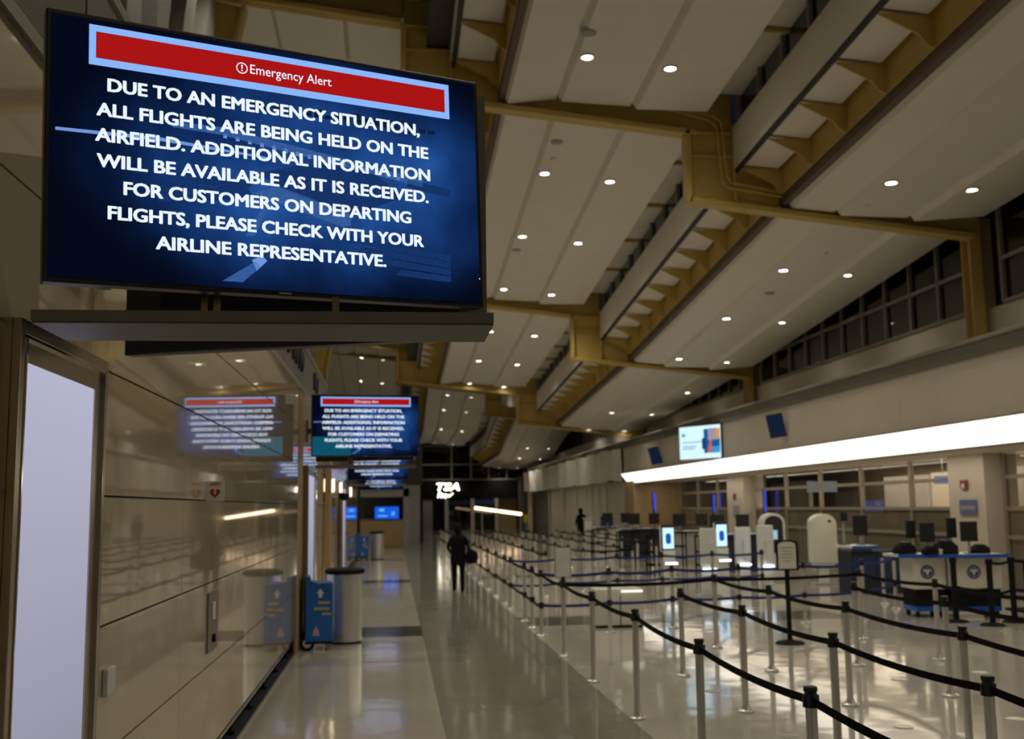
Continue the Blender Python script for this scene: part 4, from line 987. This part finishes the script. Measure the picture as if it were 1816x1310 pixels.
# ---------------------------------------------------------------- podium cabinets with emblem, on wheels
def ring(m, cx, cz, y, ro, ri, n=24):
    vs = [(cx + R * math.cos(2 * PI * i / n), y, cz + R * math.sin(2 * PI * i / n)) for R in (ro, ri) for i in range(n)]
    return m.add(vs, [(i, (i + 1) % n, n + (i + 1) % n, n + i) for i in range(n)])
def podium(x, y, w, label):
    r = thing('podium_cabinet', label, 'cabinet', (x, y, 0), math.radians(-5), 'wheeled podium cabinets')
    MB().box(-w, w, 0, .6, .46, .98).build('body', M['whitelac'], r, world=False, bevel=.01)
    MB().box(-w + .02, w - .02, .03, .57, .17, .46).build('lower_box', M['blackm'], r, world=False)
    MB().box(-w + .02, w - .02, .02, .58, .10, .18).build('skirt', M['blue'], r, world=False)
    for sx in (-1, 1):
        for yy_ in (.1, .5): MB().cyl((sx * (w - .07) - .02, yy_, .05), (sx * (w - .07) + .02, yy_, .05), .05, n=14).build('caster', M['blackm'], r, world=False)
    n = 24; cx, cz = -.04, .74
    MB().poly([(cx + .115 * math.cos(2 * PI * i / n), -.003, cz + .115 * math.sin(2 * PI * i / n)) for i in range(n)]).build('emblem_disc', M['navy'], r, world=False)
    m = MB(); ring(m, cx, cz, -.005, .085, .078)
    m.poly([(cx - .07, -.006, cz + .03), (cx - .01, -.006, cz + .055), (cx, -.006, cz + .02), (cx - .03, -.006, cz - .01)])
    m.poly([(cx + .07, -.006, cz + .03), (cx + .01, -.006, cz + .055), (cx, -.006, cz + .02), (cx + .03, -.006, cz - .01)])
    m.poly([(cx - .025, -.006, cz + .02), (cx + .025, -.006, cz + .02), (cx + .015, -.006, cz - .05), (cx - .015, -.006, cz - .05)])
    m.build('emblem_bird', M['white_print'], r, world=False)
    return r
podium(8.82, 17.25, .27, 'wheeled white cabinet with a round blue emblem, left one')
podium(9.52, 17.05, .42, 'wheeled white cabinet with a round blue emblem, right one')
t = thing('worktop', 'long blue-edged white worktop over the two emblem cabinets', 'counter', (9.0, 17.3, .98))
MB().prism([(8.32, 17.3), (9.2, 16.9), (9.98, 16.85), (9.98, 17.75), (8.35, 17.95)], 'z', .985, 1.03).build('slab', M['white'], t)
MB().prism([(8.31, 17.29), (9.2, 16.88), (9.99, 16.83), (9.99, 16.85), (9.2, 16.90), (8.32, 17.31)], 'z', .975, 1.035).build('edge_band', M['blue'], t)
def monitor(x, y, z, w, h, rz, label, mat='black', stand=True, group='monitors on the counters', pole=.18):
    r = thing('monitor', label, 'monitor', (x, y, z), rz, group)
    MB().box(-w / 2, w / 2, -.02, .02, pole, pole + h).build('housing', M['black'], r, world=False, bevel=.005)
    flat('screen', rect(-w / 2 + .012, w / 2 - .012, pole + .012, pole + h - .012), -.023, M[mat], r)
    MB().box(-.02, .02, .02, .05, .0, pole + h * .6).build('stand', M['grey'], r, world=False)
    MB().box(-.09, .09, -.05, .09, 0, .012).build('foot', M['blackm'], r, world=False)
    return r
monitor(8.63, 17.45, 1.03, .17, .30, .2, 'black upright monitor, leftmost on the emblem-cabinet worktop', pole=.26)
monitor(8.84, 17.3, 1.03, .24, .32, -.3, 'black monitor, second from the left on the emblem-cabinet worktop', pole=.2)
monitor(9.30, 17.35, 1.03, .18, .33, .2, 'black upright monitor, third on the emblem-cabinet worktop', pole=.26)
monitor(9.52, 17.2, 1.03, .27, .33, -.35, 'black monitor, rightmost on the emblem-cabinet worktop', pole=.2)
def lump(x, y, z, w, d, h, label, rz=0.0):
    r = thing('document_scanner', label, 'scanner', (x, y, z), rz, 'black scanners on the worktop')
    MB().prism([(-w / 2, 0), (w / 2, 0), (w / 2, h * .6), (w * .2, h), (-w * .3, h * .8), (-w / 2, h * .4)], 'y', -d / 2, d / 2).build('body', M['blackm'], r, world=False, bevel=.015, smooth=True)
    MB().box(-w * .25, w * .2, -d * .3, d * .2, h * .85, h * 1.05).build('lid', M['black'], r, world=False, bevel=.006)
lump(8.52, 17.5, 1.03, .30, .26, .19, 'black document scanner at the left end of the worktop')
lump(8.78, 17.12, 1.03, .22, .2, .14, 'small black scanner below the second monitor')
lump(9.08, 17.2, 1.03, .34, .28, .22, 'black document scanner in the middle of the worktop')
lump(9.68, 17.2, 1.03, .28, .22, .15, 'black printer at the right end of the worktop')
t = thing('cup', 'small white cup on the worktop by the scanners', 'cup', (8.92, 17.05, 1.03)); MB().lathe([(.03, 0), (.038, .08)], 14).build('body', M['white'], t, world=False)
MB().lathe([(.04, .08), (.036, .09)], 14).build('lid', M['white'], t, world=False)

# black rail barriers beside the cabinets
def black_post(x, y, label):
    r = thing('black_stanchion', label, 'stanchion', (x, y, 0), group='black posts by the emblem cabinets')
    MB().lathe([(.19, 0), (.19, .012), (.15, .035), (.04, .05)], 24).build('base', M['blackm'], r, world=False, smooth=True)
    MB().cyl((0, 0, .03), (0, 0, 1.0), .045, n=16).build('post', M['blackm'], r, world=False, smooth=True)
    MB().lathe([(.055, .93), (.055, 1.0), (.05, 1.01)], 16).build('head', M['blackm'], r, world=False)
    return r
bp = [black_post(8.86, 16.55, 'black post between the two emblem cabinets'), black_post(9.12, 15.95, 'black post in front of the right emblem cabinet'), black_post(9.69, 16.3, 'black post right of the emblem cabinets')]
belt(bp[0], (9.12, 15.95), z=.55); belt(bp[1], (9.69, 16.3), z=.95); belt(bp[1], (9.69, 16.3), z=.5, name='lower_belt'); belt(bp[2], (11.2, 16.1), z=.95); belt(bp[2], (11.2, 16.1), z=.5, name='lower_belt')
bp4 = black_post(11.2, 16.1, 'black post at the right edge beyond the emblem cabinets')
t = thing('luggage_cart', 'dark luggage cart with wheels at the right edge', 'cart', (10.3, 16.6, 0))
MB().box(9.95, 10.7, 16.4, 17.0, .12, .16).build('deck', M['blackm'], t); MB().box(9.95, 10.7, 16.42, 16.46, .3, .34).build('rail', M['blackm'], t)
for x in (10.02, 10.3, 10.6): MB().cyl((x, 16.42, .07), (x, 16.46, .07), .07, n=16).build('wheel', M['chrome'], t)
for x in (9.98, 10.66): MB().box(x, x + .03, 16.42, 16.46, .12, .9).build('upright', M['blackm'], t)

# navy banner panels / second counter
t = thing('ticket_counter', 'dark blue panelled counter with blue-edged top behind the blue belts', 'counter', (9.6, 21.5, 0))
MB().box(9.5, 11.1, 21.9, 22.6, 0, .88).build('body', M['navy2'], t)
for x in (9.53, 10.05, 10.57): MB().box(x, x + .5, 21.88, 21.9, .3, .80).build('front_panel', M['navy'], t)
MB().box(9.5, 10.05, 21.8, 22.7, .95, 1.0).build('top', M['white'], t); MB().box(9.49, 10.06, 21.78, 21.8, .94, 1.0).build('edge_band', M['blue'], t)
MB().box(9.55, 10.0, 22.0, 22.5, .88, .95).build('top_support', M['grey'], t)
monitor(9.86, 22.2, 1.0, .30, .42, -.3, 'black monitor on the dark blue counter right of the arched machine', pole=.2)
monitor(9.60, 22.4, 1.0, .16, .2, .3, 'small black monitor just above the arched machine shoulder', pole=.5)
# far check-in counters
for j, (x, y, w) in enumerate([(9.6, 30, 1.6), (9.7, 34.5, 1.6), (9.2, 39, 1.8), (9.0, 43, 1.8)]):
    t = thing('ticket_counter', 'pale ticket counter, %s row back among the kiosks' % ORD[j], 'counter', (x, y, 0), group='far ticket counters')
    MB().box(x - w / 2, x + w / 2, y, y + .7, 0, 1.0).build('body', M[['navy2', 'greywall', 'navy2', 'beige'][j]], t); MB().box(x - w / 2 - .05, x + w / 2 + .05, y - .06, y + .75, 1.0, 1.05).build('top', M['white'], t)
    MB().box(x - w / 2 - .05, x + w / 2 + .05, y - .08, y - .06, .99, 1.05).build('edge_band', M['navy'], t)
    for q in (0, 1):
        monitor(x - .4 + .75 * q, y + .3, 1.05, .42, .40, [-.2, .25][q], '%s black monitor on the %s far ticket counter' % (['left', 'right'][q], ORD[j]), pole=.15)
# glowing slabs added in place of blue screen glare near the storefront
for j, (x, y, z0, z1, w) in enumerate([(11.8, 33.6, 1.62, 2.35, .12), (11.3, 37.5, 1.60, 2.25, .12), (10.6, 43.5, 1.62, 2.4, .16), (10.3, 42.2, 1.7, 2.2, .14)]):
    t = thing('blue_glare', 'slim blue glow standing in for screen glare, %s from the right before the storefront' % ORD[j], 'screen', (x, y, 0), math.radians(35), 'slim blue stand-ins for screen glare')
    MB().box(-w / 2, w / 2, 0, .04, z0, z1).build('housing', M['black'], t, world=False)
    flat('screen', rect(-w / 2 + .01, w / 2 - .01, z0 + .01, z1 - .01), -.004, M['bluescr2'], t)
    MB().cyl((0, .05, 0), (0, .05, z0 + .1), .03, n=10).build('pole', M['blackm'], t, world=False); MB().box(-.2, .2, -.15, .25, 0, .03).build('base', M['blackm'], t, world=False)
# far podium and wall bits
t = thing('far_podium', 'dark navy podium screens standing far back before the pale wall', 'podium', (9.0, 44.5, 0))
MB().box(8.55, 9.05, 44.4, 44.6, .35, 1.45).build('panel', M['navy'], t); MB().box(8.75, 8.85, 44.4, 44.6, 0, .35).build('leg', M['blackm'], t)
t = thing('far_podium', 'pale lectern beside the navy podium far back', 'podium', (8.3, 45.5, 0)); MB().box(8.05, 8.35, 45.4, 45.7, 0, 1.35).build('body', M['white'], t); MB().box(8.0, 8.4, 45.35, 45.75, 1.35, 1.39).build('top', M['white'], t)
# black frames (bag sizers)
for j, (x, y) in enumerate([(7.18, 29.3), (7.2, 33.4), (8.4, 28.7), (8.7, 33.0), (7.15, 37.5), (8.6, 36.8)]):
    t = thing('bag_sizer', 'black open-frame bag sizer, %s among the kiosks' % ['nearest left', 'middle left', 'nearest right', 'middle right', 'farthest left', 'farthest right'][j], 'frame', (x, y, 0), group='black bag sizers')
    for sx in (-.25, .25):
        for sy in (-.2, .2): MB().box(x + sx - .02, x + sx + .02, y + sy - .02, y + sy + .02, 0, 1.05).build('leg', M['blackm'], t)
    for z in (.25, .6, 1.03): MB().box(x - .27, x + .27, y - .22, y - .18, z, z + .05).build('rail', M['blackm'], t); MB().box(x - .27, x + .27, y + .18, y + .22, z, z + .05).build('rail', M['blackm'], t)
    MB().box(x - .25, x + .25, y - .2, y + .2, .25, .28).build('shelf', M['blackm'], t)

# signs on the piers
t = thing('blue_notice', 'blue notice on the cream pier behind the emblem cabinets', 'sign', (11.59, 20.9, 1.5))
MB().box(11.57, 11.6, 20.55, 21.2, 1.62, 1.92).build('plate', pbr('notice_blue', (.11, .15, .36), .5), t); MB().box(11.565, 11.57, 20.6, 21.15, 1.72, 1.80).build('text_band', M['grey'], t)
t = thing('fire_alarm', 'small red fire alarm high on the cream pier', 'alarm', (11.59, 21.0, 2.2)); MB().box(11.55, 11.6, 20.85, 21.1, 2.14, 2.32).build('body', M['alarm'], t, bevel=.01); MB().cyl((11.54, 20.97, 2.2), (11.55, 20.97, 2.2), .05, n=12).build('strobe', M['white'], t)
t = thing('grey_notice', 'small grey plate on the middle storefront pier', 'sign', (11.59, 36, 1.4)); MB().box(11.57, 11.6, 35.6, 36.2, 1.45, 1.85).build('plate', M['grey'], t, bevel=.005)
t = thing('fire_alarm', 'small dark alarm above the grey plate', 'alarm', (11.59, 36, 2.0)); MB().box(11.56, 11.6, 35.9, 36.15, 2.05, 2.25).build('body', M['alarm'], t, bevel=.01)
# displays on the fascia
t = thing('fascia_display', 'large bright white display jutting from the fascia', 'screen', (9.35, 32.8, 3.5), 0)
nearp, farp = Vector((9.95, 32.0)), Vector((9.05, 33.6)); d = (nearp - farp); L_ = d.length; ang = math.atan2(d.y, d.x)
t.location = ((nearp.x + farp.x) / 2, (nearp.y + farp.y) / 2, 3.82); t.rotation_euler = (0, 0, ang)
MB().box(-L_ / 2, L_ / 2, 0, .22, -.54, .54).build('case', M['black'], t, world=False)
s_ = flat('screen', rect(-L_ / 2 + .03, L_ / 2 - .03, -.51, .51), -.003, emis('white_cyan_screen', (.62, .86, .95), 1.15), t)
flat('picture_block', rect(.18, .86, -.35, .40), -.006, emis('pic_navy', (.01, .10, .30), 1.0), s_)
flat('picture_block', rect(.36, .80, .05, .38), -.008, emis('pic_grey', (.35, .30, .36), 1.0), s_)
flat('picture_block', rect(.72, .86, .1, .40), -.009, emis('pic_orange', (.8, .3, .05), 1.0), s_)
flat('picture_block', [(.32, -.35), (.46, -.35), (.52, .05), (.44, .05)], -.009, emis('pic_redd', (.75, .12, .06), 1.0), s_)
flat('picture_block', rect(.5, .86, -.35, -.15), -.009, emis('pic_cyan', (.05, .32, .60), 1.0), s_)
flat('picture_block', rect(.1, .28, -.22, .12), -.008, emis('pic_deep', (.01, .05, .22), 1.0), s_)
for z, w in ((.0, .85), (-.13, .6), (-.2, .55)): flat('text_band', rect(-.75, -.75 + w, z, z + .035), -.006, emis('pic_txt', (.25, .40, .55), 1.0), s_)
flat('logo', rect(-.78, -.62, .2, .3), -.006, emis('pic_logo', (.1, .4, .45), 1.0), s_)
MB().box(.2, .5, .22, .5, -.1, .1).build('bracket', M['blackm'], t, world=False)
for nm_, x, y, z, w, h, rz in (('near', 9.72, 26.6, 3.86, .42, .62, 58), ('far', 9.73, 39.6, 3.72, .42, .66, 62)):
    t = thing('tilted_monitor', '%s dim blue monitor tilted down from the fascia' % nm_, 'monitor', (x, y, z), group='tilted monitors on the fascia')
    t.rotation_euler = Euler((math.radians(18), math.radians(-8), math.radians(-rz + 30)), 'XYZ')
    MB().box(-w / 2, w / 2, 0, .05, -h / 2, h / 2).build('case', M['black'], t, world=False, bevel=.008)
    flat('screen', rect(-w / 2 + .02, w / 2 - .02, -h / 2 + .02, h / 2 - .02), -.003, M['dimscr'], t)
    MB().box(-.03, .03, .05, .34, -.04, .04).build('bracket', M['blackm'], t, world=False)
t = thing('dome_camera', 'small black camera on the fascia left of the light box', 'camera', (9.95, 49.5, 3.9)); MB().lathe([(.05, -.14), (.12, -.08), (.13, 0), (.13, .06)], 16).build('dome', M['blackm'], t, world=False, smooth=True)
MB().box(-.02, .08, -.03, .03, 0, .05).build('bracket', M['grey'], t, world=False)

# ---------------------------------------------------------------- left side: cart, bins, far kiosk block
def info_cart(x, y, label, s=1.0):
    r = thing('wheeled_cart', label, 'cart', (x, y, 0), math.radians(6), 'blue wheeled carts')
    MB().prism([(-.20, .12), (.17, .12), (.17, .90), (-.05, .90), (-.13, .93), (-.13, .99), (-.20, .99)], 'y', 0, .5).build('body', M['bluecart'], r, world=False, bevel=.012)
    for yy_ in (.02, .42): MB().cyl((-.17, yy_, .10), (-.17, yy_ + .05, .10), .10, n=20).build('wheel', M['blackm'], r, world=False, smooth=True)
    for yy_ in (.012,): MB().cyl((-.17, yy_, .10), (-.17, yy_ + .01, .10), .058, n=16).build('wheel_hub', M['white'], r, world=False)
    for yy_ in (.05, .45): MB().cyl((.13, yy_, .045), (.13, yy_ + .03, .045), .045, n=12).build('caster', M['grey'], r, world=False)
    MB().box(-.2, .17, .0, .5, .09, .12).build('chassis', M['blackm'], r, world=False)
    y_ = -.003
    flat('arrow_print', [(0, .83), (-.05, .76), (-.022, .76), (-.022, .71), (.022, .71), (.022, .76), (.05, .76)], y_, M['white_print'], r)
    for (a, b, z) in ((-.02, .14, .62), (-.08, .15, .54), (.03, .15, .47)):
        for q in range(int((b - a) / .03)): flat('yellow_print', rect(a + .03 * q, a + .03 * q + .02, z, z + .035), y_, M['yellow_print'], r)
    flat('pink_print', [(-.1, .20), (.0, .20), (-.02, .26), (-.05, .33), (-.09, .26)], y_, M['pink_print'], r)
    return r
info_cart(-.99, 15.15, 'blue wheeled cart with yellow print beside the steel bin')
def trash_bin(x, y, label):
    r = thing('trash_bin', label, 'bin', (x, y, 0), group='steel trash bins')
    MB().lathe([(.25, .03), (.25, .98)], 36).build('body', M['steel'], r, world=False, smooth=True)
    MB().lathe([(.24, 0), (.24, .03)], 36).build('foot_ring', M['blackm'], r, world=False)
    MB().lathe([(.255, .97), (.285, .985), (.285, 1.03), (.25, 1.05), (.12, 1.06)], 36).build('lid', M['blackm'], r, world=False, smooth=True)
    return r
trash_bin(-.70, 16.0, 'round brushed steel bin with a wide black lid by the blue cart')
trash_bin(-.62, 41.2, 'far round bin beside the distant dark cart')
c2_ = info_cart(-1.08, 40.6, 'distant dark blue cart beside the far bin')
kb = thing('service_counter', 'tan service counter block with a window at the far left', 'counter', (-.5, 53, 0))
MB().box(-1.6, .47, 53, 55, 0, 1.32).build('front', M['tan'], kb); MB().box(-1.6, .47, 53.3, 55, 1.32, 1.4).build('sill', M['grey'], kb)
MB().box(-1.6, .47, 55, 55.1, 1.3, 2.5).build('back_panel', pbr('teal_grey', (.12, .15, .15), .4), kb)
MB().box(-1.6, .75, 52.9, 55.2, 2.45, 2.85).build('header', M['greywall'], kb); MB().box(.47, .75, 52.9, 55.2, 0, 2.85).build('jamb', M['greywall'], kb)
t = thing('counter_screen', 'vivid blue screen in the window of the tan service counter', 'screen', (-.3, 53.2, 1.4))
MB().box(-.92, .27, 53.1, 53.16, 1.38, 2.0).build('case', M['black'], t); MB().poly([(-.90, 53.095, 1.40), (.25, 53.095, 1.40), (.25, 53.095, 1.98), (-.90, 53.095, 1.98)]).build('screen', M['bluescr'], t)
MB().box(-.7, -.45, 53.08, 53.09, 1.75, 1.9).box(-.75, -.3, 53.08, 53.09, 1.5, 1.58).box(-.1, .05, 53.08, 53.09, 1.55, 1.75).build('screen_graphics', emis('cyan_graphic', (.1, .5, 1), .9), t)
struct(MB().box(.55, 1.45, 60, 60.3, 0, 3.15).build('wall_grey_end', M['greywall']), 'cool grey wall piece beside the far walkway', 'wall')
struct(MB().box(1.45, 1.6, 60, 92, 0, 3.15).build('wall_dark_return', M['blackm']), 'dark wall return beyond the grey wall piece', 'wall')
struct(MB().box(-7, 1.6, 60.3, 60.6, 0, 5.2).build('wall_far_left_end', M['deck']), 'dark wall closing the left side far off', 'wall')
t = thing('dome_camera', 'small black dome camera hanging before the far left wall', 'camera', (-1.08, 24.0, 2.2)); MB().lathe([(.03, -.12), (.10, -.08), (.12, 0), (.12, .04)], 16).build('dome', M['blackm'], t, world=False, smooth=True)
MB().box(-.22, .0, -.02, .02, .02, .06).build('bracket', M['grey'], t, world=False)
for j, y in enumerate((22.0, 25.2, 31.0)):  # glowing boxes added in place of light reflections on the shiny columns
    t = thing('reflection_glow', 'narrow warm wall lamp on the far left wall, %s' % ['nearest', 'middle', 'farthest'][j], 'light', (XW, y, 2.25), group='warm reflection glows far left')
    MB().box(XW, XW + .05, y - .04, y + .04, 2.2, 2.55).build('back_plate', M['steel'], t); MB().box(XW + .05, XW + .10, y - .05, y + .05, 2.25, 2.5).build('lamp', M['wall_glint'], t)

# ---------------------------------------------------------------- people
def skin_figure(name, joints, bones, radii, mat, parent=None, sub=2):
    me = bpy.data.meshes.new(name); me.from_pydata(joints, bones, []); me.update()
    ob = bpy.data.objects.new(name, me); COL.objects.link(ob)
    sk = ob.modifiers.new('s', 'SKIN'); sk.use_smooth_shade = True
    for i, v in enumerate(me.skin_vertices[0].data):
        r = radii[i]; v.radius = r if isinstance(r, tuple) else (r, r); v.use_root = (i == 0)
    sb = ob.modifiers.new('b', 'SUBSURF'); sb.levels = sub; sb.render_levels = sub
    dg = bpy.context.evaluated_depsgraph_get(); dg.update()
    m2 = bpy.data.meshes.new_from_object(ob.evaluated_get(dg)); bpy.data.objects.remove(ob)
    m2.materials.clear(); m2.materials.append(mat)
    for p in m2.polygons: p.use_smooth = True
    o = bpy.data.objects.new(name, m2); COL.objects.link(o)
    if parent is not None: o.parent = parent
    return o
def person(loc, rz, H, label, stride=.12, coat=True, head_fwd=.03, bagside=0):
    k = H / 1.7
    r = thing('person', label, 'person', loc, rz)   # faces local +y
    J = [(0, 0, .92), (0, .0, 1.12), (0, .01, 1.34), (0, head_fwd, 1.47), (0, head_fwd + .03, 1.60),
         (-.09, 0, .88), (-.10, stride, .48), (-.10, stride * .9, .07), (-.10, stride * .9 + .16, .03),
         (.09, 0, .88), (.10, -stride * .5, .48), (.10, -stride * 1.4, .09), (.10, -stride * 1.4 + .15, .03),
         (-.17, .0, 1.38), (-.275, -.03, 1.14), (-.19, .12, 1.0), (.17, .0, 1.38), (.275, -.03, 1.14), (.24, .08, .92)]
    Bn = [(0, 1), (1, 2), (2, 3), (3, 4), (0, 5), (5, 6), (6, 7), (7, 8), (0, 9), (9, 10), (10, 11), (11, 12), (2, 13), (13, 14), (14, 15), (2, 16), (16, 17), (17, 18)]
    Rr = [(.15, .11), (.14, .10), (.16, .11), .055, (.075, .09), .10, .075, .055, .045, .10, .075, .055, .045, .06, .045, .032, .06, .045, .032]
    J = [(x * k, y * k, z * k) for x, y, z in J]; Rr = [tuple(a * k for a in q) if isinstance(q, tuple) else q * k for q in Rr]
    body = skin_figure('body', J, Bn, Rr, M['cloth'], r)
    # head with face, hair
    hx, hy, hz = 0, (head_fwd + .04) * k, 1.60 * k
    m = MB(); m.lathe([(.03, -.125), (.055, -.11), (.075, -.05), (.08, .0), (.075, .06), (.05, .10), (.015, .115)], 20)
    m.v = [(x * k + hx, y * 1.15 * k + hy, z * k + hz) for x, y, z in m.v]
    hd = m.build('head', M['skin'], r, world=False, smooth=True)
    m = MB(); m.prism([(hy + .085 * k, hz + .02 * k), (hy + .115 * k, hz - .02 * k), (hy + .08 * k, hz - .03 * k)], 'x', -.012 * k, .012 * k); m.build('nose', M['skin'], hd, world=False)
    for sx in (-1, 1):
        MB().cyl((sx * .028 * k, hy + .085 * k, hz + .015 * k), (sx * .028 * k, hy + .093 * k, hz + .015 * k), .009 * k, n=10).build('eye', M['blackm'], hd, world=False)
        MB().box(sx * .082 * k - .006, sx * .082 * k + .006, hy - .02 * k, hy + .02 * k, hz - .03 * k, hz + .02 * k).build('ear', M['skin'], hd, world=False)
    MB().box(-.02 * k, .02 * k, hy + .080 * k, hy + .088 * k, hz - .06 * k, hz - .052 * k).build('mouth', M['red'], hd, world=False)
    m = MB(); m.lathe([(.075, -.12), (.088, -.06), (.092, .0), (.088, .07), (.06, .115), (.015, .13)], 20)
    m.v = [(x * k + hx, (y * 1.1 - .02) * k + hy, z * k + hz) for x, y, z in m.v]; m.build('hair', M['cloth'], r, world=False, smooth=True)
    if coat:
        m = MB(); n = 24; prof = [(.185, .15, .68), (.20, .15, .76), (.20, .14, .86), (.185, .13, 1.0), (.20, .14, 1.2), (.215, .135, 1.33), (.16, .11, 1.43), (.07, .07, 1.48)]
        vs = [(a * k * math.cos(2 * PI * i / n), b * k * math.sin(2 * PI * i / n), z * k) for a, b, z in prof for i in range(n)]
        m.add(vs, [(q * n + i, q * n + (i + 1) % n, (q + 1) * n + (i + 1) % n, (q + 1) * n + i) for q in range(len(prof) - 1) for i in range(n)])
        m.build('coat', M['cloth'], r, world=False, smooth=True)
    # hands: palm, four fingers and thumb
    for sx, (px, py, pz) in ((-1, J[15]), (1, J[18])):
        m = MB(); m.box(px - .012, px + .012, py - .03, py + .03, pz - .075, pz + .01)
        for f in range(4):
            fy = py - .024 + .016 * f; ln_ = (.05, .06, .055, .042)[f]
            m.cyl((px, fy, pz - .07), (px - sx * .012, fy, pz - .07 - ln_ * .55), .0075, n=6); m.cyl((px - sx * .012, fy, pz - .07 - ln_ * .55), (px - sx * .03, fy, pz - .07 - ln_), .0065, n=6)
        m.cyl((px, py + .028, pz - .02), (px - sx * .01, py + .055, pz - .06), .009, n=6)
        m.build('hand', M['skin'], r, world=False, smooth=True)
    return r
person((1.46, 24.8, 0), 0, 1.50, 'person in a long black coat walking away down the aisle', stride=.10)
bag = thing('shoulder_bag', 'dark shoulder bag on the right side of the walking person', 'bag', (1.76, 24.75, .62), math.radians(8))
MB().prism([(-.09, 0), (.10, .03), (.14, .15), (.12, .27), (-.05, .36), (-.12, .2)], 'y', -.12, .14).build('bag_body', M['cloth'], bag, world=False, bevel=.03, smooth=True)
MB().tube([(-.05, 0, .33), (-.10, 0, .55), (-.14, .02, .66)], .012, 6).build('strap', M['cloth'], bag, world=False)
person((8.35, 48.0, 0), math.radians(20), 1.78, 'person in black standing far off before the pale wall', stride=.03, coat=True)
